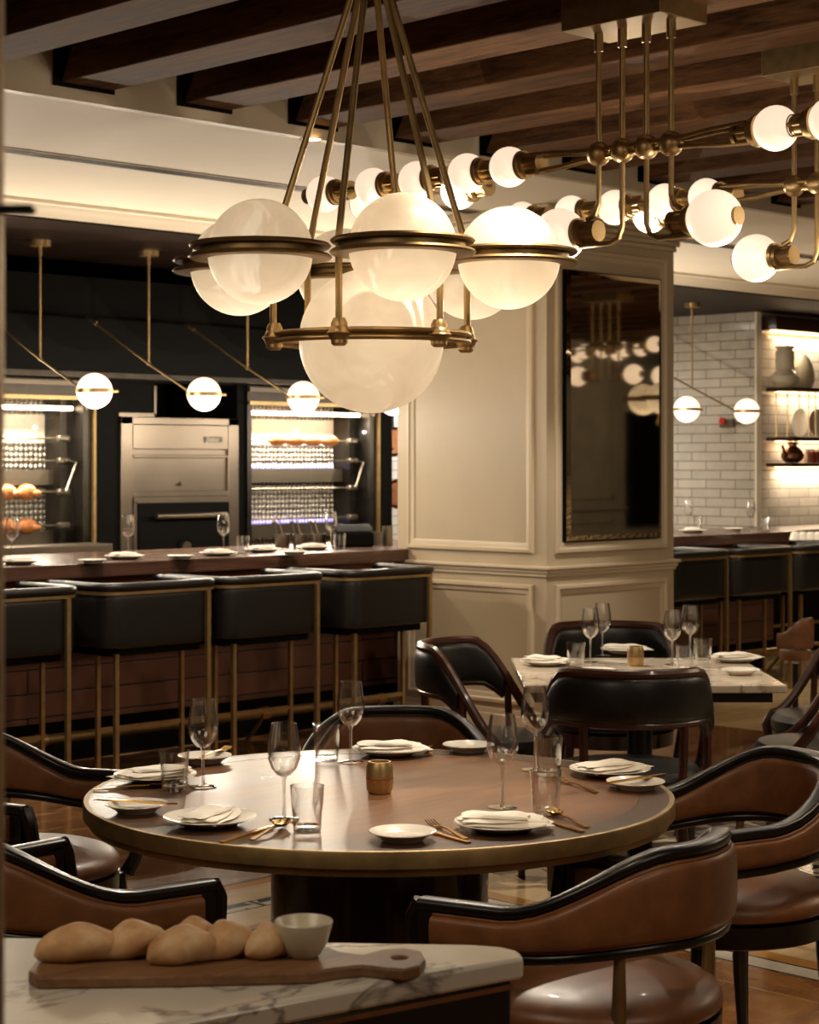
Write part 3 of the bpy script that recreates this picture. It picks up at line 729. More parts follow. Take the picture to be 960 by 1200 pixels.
# ------------------------------------------------------------------ alabaster chandelier
def make_chand():
    t = thing('globe_chandelier', '', 'chandelier')
    # local frame: x lateral, -y towards viewer ; origin at big globe centre level
    zu, zl = .195, .004
    hub = .93
    MB().lathe([(.001, hub - .04), (.03, hub - .03), (.04, hub), (.03, hub + .03), (.012, hub + .05), (.012, 1.38), (.07, 1.40), (.07, 1.48), (.001, 1.48)], n=24).build('hub_and_stem', BRASS, t)
    big = MB().sph((0, 0, 0), .18, 48, 28).build('large_globe', ALAB, t); 
    m = MB().torus((0, 0, zl + .009), .243, .0065, 72).torus((0, 0, zl - .009), .243, .0065, 72); m.torus((0, 0, zl), .232, .006, 72); m.build('lower_ring', BRASS, t)
    for k in range(6):
        a = math.radians(47 + 60 * k); dx, dy = math.cos(a), -math.sin(a)
        j = MB().sph((dx * .243, dy * .243, zl), .026, 24, 14).lathe([(.001, -.03), (.014, -.03), (.02, -.024), (.02, .024), (.014, .036), (.001, .036)], (dx * .243, dy * .243, zl), 20).torus((dx * .243, dy * .243, zl), .0265, .004, 24, 6)
        j.build('ball_joint', BRASS, t)
        MB().tube([(dx * .03, dy * .03, hub - .01), (dx * .235, dy * .235, zu + .075), (dx * .246, dy * .246, zu + .04), (dx * .246, dy * .246, zl)], .0085, 10).build('rod', BRASS, t)
        g = math.radians(17 + 60 * k); gx, gy = math.cos(g) * .352, -math.sin(g) * .352
        gl = MB().sph((gx, gy, zu), .125, 40, 24).build('globe', ALAB, t)
        m = MB()
        for zz, rr, r2 in ((.014, .134, .164), (-.012, .134, .166)):
            m.lathe([(rr - .008, zz - .006), (r2, zz - .005), (r2 + .004, zz), (r2, zz + .005), (rr - .008, zz + .006), (rr - .008, zz - .006)], (gx, gy, zu), 56)
        m.lathe([(.126, -.012), (.146, -.012), (.146, .014), (.126, .014)], (gx, gy, zu), 56)
        m.build('equator_band', BRASSD, gl)
    return t
chand = Kind(make_chand, 'chandelier')
cc = LD(-.095, 4.77, 1.878)
c1 = chand('large brass chandelier of alabaster globes hanging over the round table', cc, -PI / 4, 'alabaster globe chandeliers')
c2 = chand('alabaster globe chandelier seen only in the column mirror', (12.42, 4.69, 1.878), -PI / 4, 'alabaster globe chandeliers')
CH1 = c1
R45 = Matrix.Rotation(-PI / 4, 4, 'Z')
for k in range(6):
    g = math.radians(17 + 60 * k); p = cc + R45 @ Vector((math.cos(g) * .352, -math.sin(g) * .352, .195))
    point('alabaster_bulb', p + Vector((0, 0, -.055)), .55, (1, .87, .70), .02)
c2c = Vector((12.42, 4.69, 1.878))
for k in range(6):
    g = math.radians(17 + 60 * k); point('alabaster_bulb', c2c + R45 @ Vector((math.cos(g) * .352, -math.sin(g) * .352, .14)), .55, (1, .87, .70), .02)
point('alabaster_bulb', c2c, 1.2, (1, .87, .70), .03)
point('alabaster_bulb', cc + Vector((0, 0, .03)), 1.2, (1, .87, .70), .03)

# ------------------------------------------------------------------ round table
TC = LD(-.074, 4.77); TR = .728; TZ = .755
rt = thing('round_dining_table', 'large round walnut dining table with brass edge on a dark drum base', 'table', (TC.x, TC.y, 0))
MB().lathe([(.001, TZ - .03), (TR - .09, TZ - .03), (TR - .09, TZ), (.001, TZ)], n=128).build('tabletop', TOPW, rt)
MB().lathe([(TR - .09, TZ - .03), (TR - .012, TZ - .03), (TR - .012, TZ + .0004), (TR - .089, TZ + .0004)], n=128).build('border_ring', RINGW, rt)
MB().lathe([(TR - .014, TZ + .001), (TR - .002, TZ + .001), (TR, TZ - .003), (TR, TZ - .036), (TR - .012, TZ - .038), (TR - .014, TZ - .055), (TR - .1, TZ - .055)], n=128).build('edge_band', BRASSD, rt)
MB().lathe([(.001, TZ - .04), (TR - .08, TZ - .04), (TR - .08, TZ - .031), (.001, TZ - .031)], n=64).build('underside', DARKW, rt)
MB().lathe([(.001, 0), (.285, 0), (.285, .03), (.27, .04), (.27, TZ - .04), (.001, TZ - .04)], n=64).build('drum_base', DRUMW, rt)

# ------------------------------------------------------------------ chairs
def upath(R, arm, n=22, m=6, flare=0.0):
    pts = []; nr = []; s_ = []
    for i in range(m): y = arm * (1 - i / m); pts.append((-R - flare * y, y)); nr.append((-1, 0))
    for i in range(n + 1):
        a = PI + PI * i / n; pts.append((R * math.cos(a), R * math.sin(a))); nr.append((math.cos(a), math.sin(a)))
    for i in range(1, m + 1): y = arm * i / m; pts.append((R + flare * y, y)); nr.append((1, 0))
    L = [0]
    for a, b in zip(pts, pts[1:]): L.append(L[-1] + math.dist(a, b))
    s_ = [2 * q / L[-1] - 1 for q in L]
    return pts, nr, s_
def sm(x, a, b):
    t = max(0, min(1, (x - a) / (b - a))); return t * t * (3 - 2 * t)
def make_brown():
    t = thing('leather_armchair', '', 'chair'); R = .27
    p, nn, s_ = upath(R, .22, flare=.12); k = len(p)
    zh = [.69 + .125 * (1 - sm(abs(q), .18, .72)) for q in s_]
    zl = [.595 + .035 * (1 - sm(abs(q), .2, .8)) for q in s_]
    MB().band(p, nn, zl, zh, -.016, .016, .35).build('back_frame', BLACKW, t)
    MB().band(p, nn, [b - .016 for b in zh], [b + .01 for b in zh], -.024, .022, .7).build('top_rail', BLACKW, t)
    MB().band(p, nn, [a - .012 for a in zl], [a + .014 for a in zl], -.02, .022, .8).build('bottom_rail', BLACKW, t)
    i0 = slice(1, k - 1)
    zli = [a + .018 for a in zl]; zhi = [b - .022 for b in zh]
    MB().band(p[i0], nn[i0], zli[i0], zhi[i0], .008, .034, .55).build('outer_leather', LEATHN, t)
    MB().band(p[i0], nn[i0], zli[i0], zhi[i0], -.034, -.008, .55).build('inner_leather', LEATHN, t)
    pip = MB()
    pip.tube([(q[0] + n_[0] * .019, q[1] + n_[1] * .019, z_ + .002) for q, n_, z_ in zip(p[i0], nn[i0], zhi[i0])], .004, 6)
    pip.tube([(q[0] + n_[0] * .019, q[1] + n_[1] * .019, z_ - .002) for q, n_, z_ in zip(p[i0], nn[i0], zli[i0])], .004, 6)
    pip.build('piping', LEATHN, t)
    pr = [(.001, .452), (.24, .452), (.262, .455), (.273, .463), (.277, .475), (.274, .488), (.264, .5), (.245, .511), (.215, .52), (.17, .527), (.11, .532), (.05, .534), (.001, .5345)]
    MB().lathe(pr, (0, .0, 0), 40).build('seat', LEATHN, t)
    MB().lathe([(.001, .395), (.262, .395), (.272, .4), (.274, .452), (.001, .452)], n=40).build('seat_frame', BLACKW, t)
    for sx in (-1, 1):
        # front arm support sweeping down into the leg
        MB().tube([(sx * (R + .026), .22, .69), (sx * (R + .03), .236, .66), (sx * (R + .018), .245, .58), (sx * (R - .02), .215, .46), (sx * (R - .04), .2, .42)], [.02, .02, .018, .02, .022], 8).build('arm_support', BLACKW, t)
        MB().tube([(sx * .2, .19, .43), (sx * .215, .205, .25), (sx * .235, .24, .0)], [.024, .02, .013], 8).build('leg', BLACKW, t)
        a = math.radians(270 + sx * 48); bx, by = math.cos(a), math.sin(a)
        MB().tube([(bx * .262, by * .262, .455), (bx * (R - .002), by * (R - .002), .615)], [.017, .011], 12).build('brass_post', BRASSD, t)
        MB().tube([(bx * .262, by * .262, .46), (bx * .262, by * .262, .36), (bx * .275, by * .275, .2), (bx * .32, by * .32, 0)], [.024, .024, .021, .014], 8).build('leg', BLACKW, t)
    return t
bchair = Kind(make_brown, 'chair')
BG = 'brown leather chairs around the round table'
for l, d, f, lb in ((.375, 4.0, (-.82, .57), 'brown leather armchair beside the marble console, its back towards the viewer'),
                    (.80, 4.9, (-.9, -.38), 'brown leather armchair at the right side of the round table, inner back visible'),
                    (-.78, 4.12, (.74, .67), 'brown leather armchair at left front, behind the bread board'),
                    (-1.07, 5.26, (.92, -.39), 'brown leather armchair at far left, near the barstools'),
                    (-.035, 5.66, (0.02, -1), 'brown leather armchair tucked in behind the round table facing forward')):
    bchair(lb, LD(l, d), heading(*f), BG)
sc_ = thing('small_leather_chair', 'small brown leather shell chair far off by the end of the bar', 'chair', LD(1.98, 9.85), heading(-.8, .6))
p_, n_, q_ = upath(.08, .06); zh_ = [.70 + .08 * (1 - sm(abs(w_), .2, .9)) for w_ in q_]
MB().band(p_, n_, [.62] * len(p_), zh_, -.014, .014, .6).build('shell_back', LEATHN, sc_)
MB().lathe([(.001, .56), (.075, .56), (.084, .58), (.08, .61), (.001, .62)], n=28).build('seat', LEATHN, sc_)
MB().lathe([(.001, 0), (.1, 0), (.1, .015), (.015, .03), (.015, .54), (.001, .54)], n=24).build('pedestal', BLACKW, sc_)

def make_black():
    t = thing('barrel_dining_chair', '', 'chair'); R = .285
    p, nn, s_ = upath(R, .17, flare=0.0); k = len(p)
    zt = [.845 - .38 * sm(abs(q), .42, 1.0) for q in s_]
    MB().tube([(q[0], q[1], z_) for q, z_ in zip(p, zt)], .02, 10).build('top_rail', RIMW, t)
    sel = [i for i in range(k) if abs(s_[i]) < .70]
    P_ = [p[i] for i in sel]; NN = [nn[i] for i in sel]
    zl = [.675 - .07 * sm(abs(s_[i]), .5, .72) for i in sel]; zh = [zt[i] - .008 for i in sel]
    zh = [max(a + .02, b) for a, b in zip(zl, zh)]
    MB().band(P_, NN, zl, zh, -.03, .026, .6).build('leather_back', LEATHB, t)
    MB().tube([(q[0], q[1], a_ - .003) for q, a_ in zip(P_, zl)], .016, 8).build('lower_rail', RIMW, t)
    MB().lathe([(.001, .42), (.255, .42), (.272, .44), (.272, .47), (.25, .495), (.15, .505), (.001, .508)], n=36).build('seat', LEATHB, t)
    MB().lathe([(.001, .36), (.262, .36), (.268, .42), (.001, .42)], n=36).build('seat_frame', DARKW, t)
    for sx in (-1, 1):
        a = math.radians(270 + sx * 38); bx, by = math.cos(a) * R, math.sin(a) * R
        MB().tube([(bx * .96, by * .96, .42), (bx, by, .67)], [.017, .015], 8).build('spindle', RIMW, t)
        MB().tube([(sx * R, .17, .47), (sx * (R - .01), .2, .42), (sx * (R - .03), .19, .3), (sx * (R - .03), .2, 0)], [.02, .024, .022, .014], 8).build('leg', DARKW, t)
        MB().tube([(bx * .93, by * .93, .42), (bx * .95, by * .95, .3), (bx * 1.12, by * 1.12, 0)], [.024, .022, .014], 8).build('leg', DARKW, t)
        MB().tube([(sx * R, -.02, .42), (sx * R, -.03, .68)], [.016, .015], 8).build('side_post', RIMW, t)
    return t
kchair = Kind(make_black, 'chair')
KG = 'black barrel chairs around the marble table'
for l, d, f, lb in ((.775, 6.86, (0, 1), 'black leather barrel chair with its back to the viewer, nearest the marble table'),
                    (.33, 7.62, (.93, -.35), 'black leather barrel chair left of the marble table in front of the column'),
                    (.88, 8.33, (0, -1), 'black leather barrel chair behind the marble table against the column'),
                    (1.60, 7.42, (-.97, .2), 'black leather barrel chair right of the marble table, nearer the viewer'),
                    (1.83, 8.25, (-.98, -.2), 'black leather barrel chair further back at right edge of view')):
    kchair(lb, LD(l, d), heading(*f), KG)

# ------------------------------------------------------------------ marble table
mt = thing('marble_dining_table', 'square marble topped dining table laid for guests beside the column', 'table', LD(.905, 7.55), -PI / 4)
MB().box((0, 0, TZ - .015), (.965, .98, .03)).build('marble_top', MARBT, mt, bev=.005)
MB().box((0, 0, TZ - .05), (.88, .88, .04)).build('sub_frame', BLACKW, mt)
MB().lathe([(.001, .03), (.05, .03), (.05, TZ - .07), (.001, TZ - .07)], n=24).build('pedestal', BLACKW, mt)
MB().box((0, 0, .015), (.5, .5, .03)).build('foot_plate', BLACKW, mt, bev=.005)

# ------------------------------------------------------------------ tableware
def make_wine():
    t = thing('wine_glass', '', 'wine glass')
    MB().lathe([(.003, .098), (.016, .102), (.030, .118), (.0375, .14), (.038, .16), (.034, .19), (.029, .221), (.028, .222), (.032, .19), (.036, .16), (.0355, .14), (.028, .119), (.014, .104), (.001, .101)], n=32).build('bowl', GLASS, t)
    MB().lathe([(.0055, .003), (.004, .02), (.0035, .06), (.0045, .09), (.008, .1)], n=14).build('stem', GLASSS, t)
    MB().lathe([(.001, .004), (.006, .005), (.03, .0015), (.035, .001), (.034, 0), (.001, 0)], n=32).build('foot', GLASSS, t)
    return t
wine = Kind(make_wine, 'wine glass')
def make_tumbler():
    m = MB().lathe([(.001, 0), (.030, 0), (.031, .004), (.0385, .1), (.037, .1), (.029, .012), (.001, .011)], n=32)
    return m.build('tumbler', GLASS)
tumb = Kind(make_tumbler, 'tumbler')
def plate_prof(r): return [(.001, .004), (r * .6, .004), (r * .68, .006), (r * .97, .0175), (r, .0185), (r * .99, .0205), (r * .68, .01), (r * .6, .0085), (.001, .0085)]
def make_dinner(): return MB().lathe([(.001, 0), (.06, 0)] + plate_prof(.107)[2:], n=48).build('dinner_plate', WHITEC)
def make_side(): return MB().lathe([(.001, 0), (.045, 0)] + plate_prof(.074)[2:], n=40).build('side_plate', WHITEC)
dinner = Kind(make_dinner, 'plate'); sidep = Kind(make_side, 'plate')
def make_napkin():
    m = MB(); t = random.Random(3); rings = []
    for (z0, sx, sy, ox, oy, rz) in ((0, .205, .10, .01, 0, .0), (.008, .185, .09, .0, .004, .1), (.015, .15, .07, -.014, .004, -.14)):
        nx_, ny_ = 12, 8; top = []; c_, s__ = math.cos(rz), math.sin(rz)
        vs = []; fs = []
        for lay in (0, 1):
            for j in range(ny_ + 1):
                for i in range(nx_ + 1):
                    u, v_ = i / nx_ - .5, j / ny_ - .5
                    e = (max(abs(u), abs(v_)) * 2) ** 6
                    w_ = .0014 * math.sin(u * 9 + v_ * 4 + rz * 20) + .001 * math.sin(v_ * 17 + u * 5) + .006 * max(0, u - .3) * math.sin(v_ * 12)
                    x = u * sx * (1 + .05 * math.sin(v_ * 9)); y = v_ * sy * (1 + .07 * math.sin(u * 7 + 1))
                    zz = z0 + (w_ + .006 * (1 - e) if lay else w_ * .6 - .001)
                    vs.append((x * c_ - y * s__ + ox, x * s__ + y * c_ + oy, zz + .002))
        n1 = (nx_ + 1) * (ny_ + 1)
        for lay in (0, 1):
            for j in range(ny_):
                for i in range(nx_):
                    a = lay * n1 + j * (nx_ + 1) + i; fs.append((a, a + 1, a + nx_ + 2, a + nx_ + 1))
        for i in range(nx_): fs.append((i, i + 1, n1 + i + 1, n1 + i)); b_ = ny_ * (nx_ + 1) + i; fs.append((b_, b_ + 1, n1 + b_ + 1, n1 + b_))
        for j in range(ny_): a = j * (nx_ + 1); fs.append((a, a + nx_ + 1, n1 + a + nx_ + 1, n1 + a)); a += nx_; fs.append((a, a + nx_ + 1, n1 + a + nx_ + 1, n1 + a))
        m.add(vs, fs)
    return m.build('folded_napkin', LINEN, ang=60)
nap = Kind(make_napkin, 'napkin')
def make_knife():
    m = MB(); m.loft([[Vector((a, -b_, 0)), Vector((a, b_, 0)), Vector((a, b_, .004)), Vector((a, -b_, .004))] for a, b_ in ((-.11, .006), (-.05, .0065), (.0, .005), (.02, .009), (.07, .009), (.095, .006), (.105, .001))])
    return m.build('table_knife', GOLD)
def hand(m):
    m.loft([[Vector((a, -b_, z_)), Vector((a, b_, z_)), Vector((a, b_, z_ + .003)), Vector((a, -b_, z_ + .003))] for a, b_, z_ in ((-.1, .0065, .001), (-.05, .005, .003), (.0, .0032, .006), (.04, .003, .005))])
def make_fork():
    m = MB(); hand(m)
    m.loft([[Vector((a, -b_, z_)), Vector((a, b_, z_)), Vector((a, b_, z_ + .002)), Vector((a, -b_, z_ + .002))] for a, b_, z_ in ((.038, .003, .005), (.05, .011, .002), (.062, .012, .002))])
    for q in range(4): m.tube([(.06, -.0105 + q * .007, .003), (.085, -.0105 + q * .007, .004), (.105, -.0105 + q * .007, .009)], [.0016, .0015, .001], 6)
    return m.build('fork', GOLD)
def make_spoon():
    m = MB(); hand(m)
    m.add(*[(lambda V, Fc: (V, Fc))([(.07 + .034 * r_ * math.cos(a), .019 * r_ * math.sin(a), .012 - .010 * (1 - r_ * r_) + (0 if lay else -.0015)) for lay in (1, 0) for r_ in (.02, .4, .7, .9, 1) for a in [2 * PI * q / 16 for q in range(16)]],
        [(lay * 80 + i * 16 + q, lay * 80 + i * 16 + (q + 1) % 16, lay * 80 + (i + 1) * 16 + (q + 1) % 16, lay * 80 + (i + 1) * 16 + q) for lay in (0, 1) for i in range(4) for q in range(16)] + [(64 + q, 64 + (q + 1) % 16, 144 + (q + 1) % 16, 144 + q) for q in range(16)])][0])
    return m.build('spoon', GOLD)
knife = Kind(make_knife, 'knife'); fork = Kind(make_fork, 'fork'); spoon = Kind(make_spoon, 'spoon')
T1 = TZ + .0012
WG = 'wine glasses on the round table'
for px, py, lb in ((238, 922, 'wine glass at the far left place of the round table'), (333, 960, 'wine glass at the left front place of the round table'),
                   (411, 893, 'wine glass by the dark tumbler at the back of the round table'), (589, 946, 'wine glass behind the right front napkin on the round table'),
                   (627, 902, 'wine glass in front of the black chair, at the right back of the round table')):
    wine(lb, at(px, py, T1), 0, WG)
for px, py, lb in ((204, 926, 'clear tumbler at the far left place of the round table'), (360, 973, 'clear tumbler nearest the front edge of the round table'),
                   (383, 891, 'clear tumbler at the back place, beside the tall wine glass'), (640, 953, 'clear tumbler beside the gold spoon at the right front place'),
                   (643, 908, 'clear tumbler at the right back place near the draped napkin')):
    tumb(lb, at(px, py, T1), 0, 'tumblers on the round table')
PLS = ((182, 915, 2.7, 'at the far left place of the round table'), (246, 966, .25, 'at the left front place of the round table'),
       (457, 884, -.9, 'at the back place of the round table'), (588, 972, -1.1, 'at the right front place of the round table'),
       (715, 908, -.4, 'at the right of the round table'))
for px, py, rz, w in PLS:
    q = at(px, py, T1); dinner('white dinner plate under a napkin ' + w, q, 0, 'dinner plates on the round table')
    nap('folded white linen napkin ' + w, q + Vector((0, 0, .0135)), rz + .3, 'napkins on the round table')
for px, py, w in ((160, 951, 'left rim of the round table beside the napkin'), (472, 984, 'front rim of the round table'), (549, 880, 'back of the round table by the chair'),
                  (745, 924, 'right rim of the round table'), (240, 893, 'far left of the round table behind the glass')):
    sidep('small white side plate at the ' + w, at(px, py, T1), 0, 'side plates on the round table')
def cut(K, px0, py0, px1, py1, lb, dz=0):   # piece whose handle starts at pixel 0 and tip at pixel 1
    a, b_ = at(px0, py0, T1), at(px1, py1, T1); c_ = (a + b_) / 2; c_.z += dz
    return K(lb, c_, math.atan2((b_ - a).y, (b_ - a).x), 'gold cutlery on the round table')
cut(spoon, 122, 926, 190, 922, 'gold spoon in front of the far left napkin')
cut(knife, 260, 988, 322, 968, 'gold knife at the left front place')
cut(spoon, 286, 990, 345, 962, 'gold spoon pointing at the left front wine glass')
cut(knife, 555, 990, 478, 968, 'gold knife lying beside the front side plate')
cut(fork, 545, 984, 505, 966, 'gold fork beside the front side plate')
cut(spoon, 692, 972, 640, 952, 'gold spoon next to the right front tumbler')
cut(knife, 680, 975, 622, 958, 'gold knife at the right front place')
cut(fork, 506, 872, 500, 890, 'gold fork at the back of the round table')
cut(fork, 700, 930, 655, 915, 'gold fork by the right napkin')
cut(knife, 722, 926, 772, 918, 'gold knife resting over the right side plate', .019)
cut(knife, 135, 948, 186, 951, 'gold knife resting over the left side plate', .019)
cut(fork, 236, 897, 262, 888, 'gold fork on the side plate at far left', .019)
def make_votive():
    t = thing('candle_holder', '', 'candle holder')
    MB().lathe([(.001, 0), (.028, 0), (.033, .012), (.034, .036), (.032, .0365), (.032, .0405), (.034, .041), (.033, .065), (.028, .078), (.024, .078), (.024, .06), (.001, .06)], n=36).build('brass_cup', BRASS, t)
    MB().lathe([(.033, .0362), (.0345, .037), (.0345, .040), (.033, .0408)], n=32).build('wooden_band', BARAPR, t)
    return t
vot = Kind(make_votive, 'candle holder')
vot('round brass candle holder in the centre of the round table', at(445, 929, T1), 0)
vot('small brass candle holder in the middle of the marble table', at(745, 780, TZ + .001), 0)
# marble table
M1 = TZ + .001
for px, py, lb in ((692, 776, 'shorter looking wine glass of the left pair on the marble table'), (706, 768, 'rear wine glass of the left pair on the marble table'),
                   (788, 779, 'nearer wine glass of the right pair on the marble table'), (809, 772, 'rear wine glass of the right pair on the marble table')):
    wine(lb, at(px, py, M1), 0, 'wine glasses on the marble table')
for px, py, lb in ((675, 782, 'tumbler left of the left wine glasses on the marble table'), (824, 777, 'tumbler at the right of the marble table'), (803, 786, 'tumbler below the right wine glasses on the marble table')):
    tumb(lb, at(px, py, M1), 0, 'tumblers on the marble table')
for px, py, rz, w in ((640, 779, -.6, 'at the left of the marble table'), (733, 765, 0, 'at the back of the marble table'), (862, 775, .5, 'at the right of the marble table'), ):
    q = at(px, py, M1); dinner('white dinner plate with napkin ' + w, q, 0, 'dinner plates on the marble table')
    nap('folded white napkin ' + w, q + Vector((0, 0, .0135)), rz - PI / 4, 'napkins on the marble table')
sidep('white side plate near the right front corner of the marble table', at(868, 790, M1), 0, 'side plates on the marble table')
sidep('white side plate at the left front of the marble table', at(700, 790, M1), 0, 'side plates on the marble table')
# bar settings
B1 = 1.0562
for px, py, lb in ((14, 655, 'wine glass on the bar before the left rotisserie'), (150, 650, 'wine glass on the bar left of the charcoal oven door'), (262, 648, 'wine glass on the bar right of the charcoal oven door'),
                   (388, 643, 'wine glass on the bar before the right rotisserie'), (807, 619, 'wine glass on the bar just past the column'), (880, 621, 'wine glass on the bar where the tiled walls meet')):
    wine(lb, at(px, py, B1), 0, 'wine glasses on the bar')
for px, py, lb in ((285, 648, 'tumbler on the bar between the oven and right rotisserie'), (398, 646, 'tumbler on the bar by the black box'), (818, 620, 'tumbler on the bar past the column'), (897, 622.3, 'tumbler near the far end of the bar')):
    tumb(lb, at(px, py, B1), 0, 'tumblers on the bar')
for px, py, w in ((22, 661, 'at the left edge of the bar'), (146, 655, 'on the bar before the charcoal oven'), (256, 651, 'on the bar near the oven corner'), (308, 647, 'on the bar before the flames'), (368, 644, 'on the bar by the metal pots'), (812, 624, 'on the bar past the column')):
    q = at(px, py, B1); dinner('white plate with napkin ' + w, q, 0, 'plates along the bar')
    nap('folded white napkin ' + w, q + Vector((0, 0, .0135)), .3, 'napkins along the bar')
for px, py, w in ((108, 660, 'left of the oven napkin'), (212, 655, 'left of the oven corner napkin'), (345, 650, 'between two napkins by the flames'), (860, 622, 'near the far end of the bar')):
    sidep('small side plate on the bar ' + w, at(px, py, B1), 0, 'side plates along the bar')
def make_pot():
    t = thing('utensil_pot', '', 'pot')
    MB().lathe([(.001, 0), (.042, 0), (.047, .01), (.047, .075), (.044, .075), (.043, .012), (.001, .01)], n=28).build('pot_body', STEEL, t)
    MB().tube([(.02, 0, .02), (-.03, .01, .16)], .004, 6).build('utensil', STEEL, t); MB().tube([(-.02, 0, .02), (-.05, -.01, .14)], .004, 6).sph((-.052, -.01, .145), .015, 12, 8).build('utensil', STEEL, t)
    return t
pot = Kind(make_pot, 'pot')
for px, lb in ((331, 'left of three steel utensil pots on the bar'), (352, 'middle of three steel utensil pots on the bar'), (373, 'right of three steel utensil pots on the bar')):
    pot(lb, at(px, 640, B1) , .3 * px, 'steel pots on the bar')
bx = thing('ticket_printer', 'black plastic box with sloped lid standing on the bar near the column', 'box', at(413, 640, B1), -.6)
MB().box((0, 0, .045), (.24, .2, .09)).build('case', BLACKM, bx, bev=.012)
MB().loft([[Vector((x, -.1, .09)), Vector((x, .1, .09)), Vector((x, .06, .135)), Vector((x, -.03, .125))] for x in (-.115, .115)]).build('lid', BLACKM, bx, bev=.01)
for px, py, lb, r, h in ((441, 638, 'small steel pot at the right end of the left bar', .035, .08), (454, 639, 'taller steel canister against the column', .034, .12)):
    o = MB().lathe([(.001, 0), (r, 0), (r, h), (r - .004, h), (r - .005, .01), (.001, .01)], n=24).build('steel_canister', STEEL)
    o.location = at(px, py, B1); tag(o, lb, 'canister')

# ------------------------------------------------------------------ console with bread
CZ = .80
pl = [(-.98, 3.165), (.10, 3.10), (.15, 3.085), (.175, 3.06), (.18, 3.02), (-.161, 2.786), (-.60, 2.48), (-1.1, 2.6)]
plw = [tuple(LD(l, d)[:2]) for l, d in pl]
cn = thing('marble_console', 'near console table with veined white marble top holding the bread board', 'console', (0, 0, 0))
MB().prism(plw, CZ - .036, CZ).build('marble_top', MARBW, cn, bev=.007)
cx = sum(q[0] for q in plw) / len(plw); cy = sum(q[1] for q in plw) / len(plw)
ins = [(cx + (x - cx) * .955, cy + (y - cy) * .955) for x, y in plw]
MB().prism(ins, .0, CZ - .036).build('cabinet', BLACKW, cn, bev=.004)
MB().prism([(cx + (x - cx) * .962, cy + (y - cy) * .962) for x, y in plw], CZ - .05, CZ - .042).build('leather_piping', LEATHN, cn)
BZ = CZ + .0005; BT = CZ + .019
bo = [(33, 1138), (44, 1145), (200, 1143), (365, 1139), (394, 1134), (425, 1131), (450, 1134), (474, 1136), (492, 1131), (499, 1123), (494, 1114), (474, 1110), (448, 1112), (425, 1118), (400, 1115), (380, 1107), (300, 1106), (80, 1110), (52, 1114)]
bw = [tuple(at(x, y, BT)[:2]) for x, y in bo]
hole_c = at(468, 1122, BT)
# board with a finger hole: outline bridged to a circle
hn = 14; hole = [(hole_c.x + .0125 * math.cos(2 * PI * q / hn), hole_c.y + .0125 * math.sin(2 * PI * q / hn)) for q in range(hn)]
bm = bmesh.new()
ov_ = [bm.verts.new((x, y, BT)) for x, y in bw]; hv = [bm.verts.new((x, y, BT)) for x, y in hole]
ee = [bm.edges.new((ov_[i], ov_[(i + 1) % len(ov_)])) for i in range(len(ov_))] + [bm.edges.new((hv[i], hv[(i + 1) % hn])) for i in range(hn)]
bmesh.ops.triangle_fill(bm, use_beauty=True, use_dissolve=False, edges=ee)
r_ = bmesh.ops.extrude_face_region(bm, geom=list(bm.faces))
bmesh.ops.translate(bm, verts=[g for g in r_['geom'] if isinstance(g, bmesh.types.BMVert)], vec=(0, 0, BZ - BT))
bmesh.ops.recalc_face_normals(bm, faces=bm.faces)
me = bpy.data.meshes.new('bread_board'); bm.to_mesh(me); bm.free(); me.materials.append(BOARDW)
bd = bpy.data.objects.new('bread_board', me); C.objects.link(bd)
bv = bd.modifiers.new('b', 'BEVEL'); bv.width = .004; bv.segments = 2; bv.limit_method = 'ANGLE'
tag(bd, 'walnut serving board with round handle hole lying on the marble console', 'serving board')
def loaf(px0, py0, px1, py1, lobes, label, zc=.024):
    a, b_ = at(px0, py0, BT), at(px1, py1, BT); L = (b_ - a).length; u = (b_ - a).normalized(); w = Vector((-u.y, u.x, 0))
    m = MB()
    # each lobe: start, end along the roll, turn in plan, radius, fat end
    spec = [(-.02, .74, -.10, .029, .42), (.40, 1.02, .26, .0295, .55)] if lobes == 2 else [(0, 1, .0, .027, .5)]
    for (s0, s1, tn, rad, fat) in spec:
        n = 30; mid = a + u * (L * (s0 + s1) / 2); hl = L * (s1 - s0) / 2
        du = u * math.cos(tn) + w * math.sin(tn); dw = Vector((-du.y, du.x, 0)); rings = []
        for i in range(n + 1):
            s_ = i / n; x = s_ ** (math.log(.5) / math.log(fat)); env = math.sin(PI * min(1, x)) ** .62
            r = rad * env + .001; ring = []
            for q in range(24):
                t = 2 * PI * q / 24
                rr = r * (1 + .05 * math.sin(3 * t + 9 * s_) + .03 * math.sin(14 * s_ + t)) * (1 - .12 * math.exp(-(math.sin((t - PI / 2 - .9 + 1.2 * s_) / 2) / .14) ** 2))
                ring.append(mid + du * (hl * (2 * s_ - 1)) + dw * (rr * 1.12 * math.cos(t)) + Vector((0, 0, max(.0008, zc * (.4 + .6 * env) + rr * math.sin(t)))))
            rings.append(ring)
        m.loft(rings)
    o = m.build('bread_roll', BREAD, ang=75)
    return tag(o, label, 'bread roll', 'bread rolls on the serving board')
loaf(43, 1128, 200, 1117, 2, 'twisted baguette roll at the left end of the board')
loaf(176, 1132, 300, 1116, 2, 'twisted baguette roll in the middle of the board')
loaf(288, 1126, 345, 1116, 1, 'bread end piece beside the white bowl')
loaf(196, 1113, 262, 1109, 1, 'thin bread slice half hidden behind the rolls', .02)
bl = MB().lathe([(.001, 0), (.022, 0), (.026, .004), (.036, .02), (.0445, .05), (.045, .053), (.0435, .055), (.0415, .053), (.033, .024), (.024, .01), (.001, .008)], n=48).build('dip_bowl', CERAM)
bl.location = at(356, 1120, BT + .0008); tag(bl, 'small white ceramic dip bowl on the serving board', 'bowl')

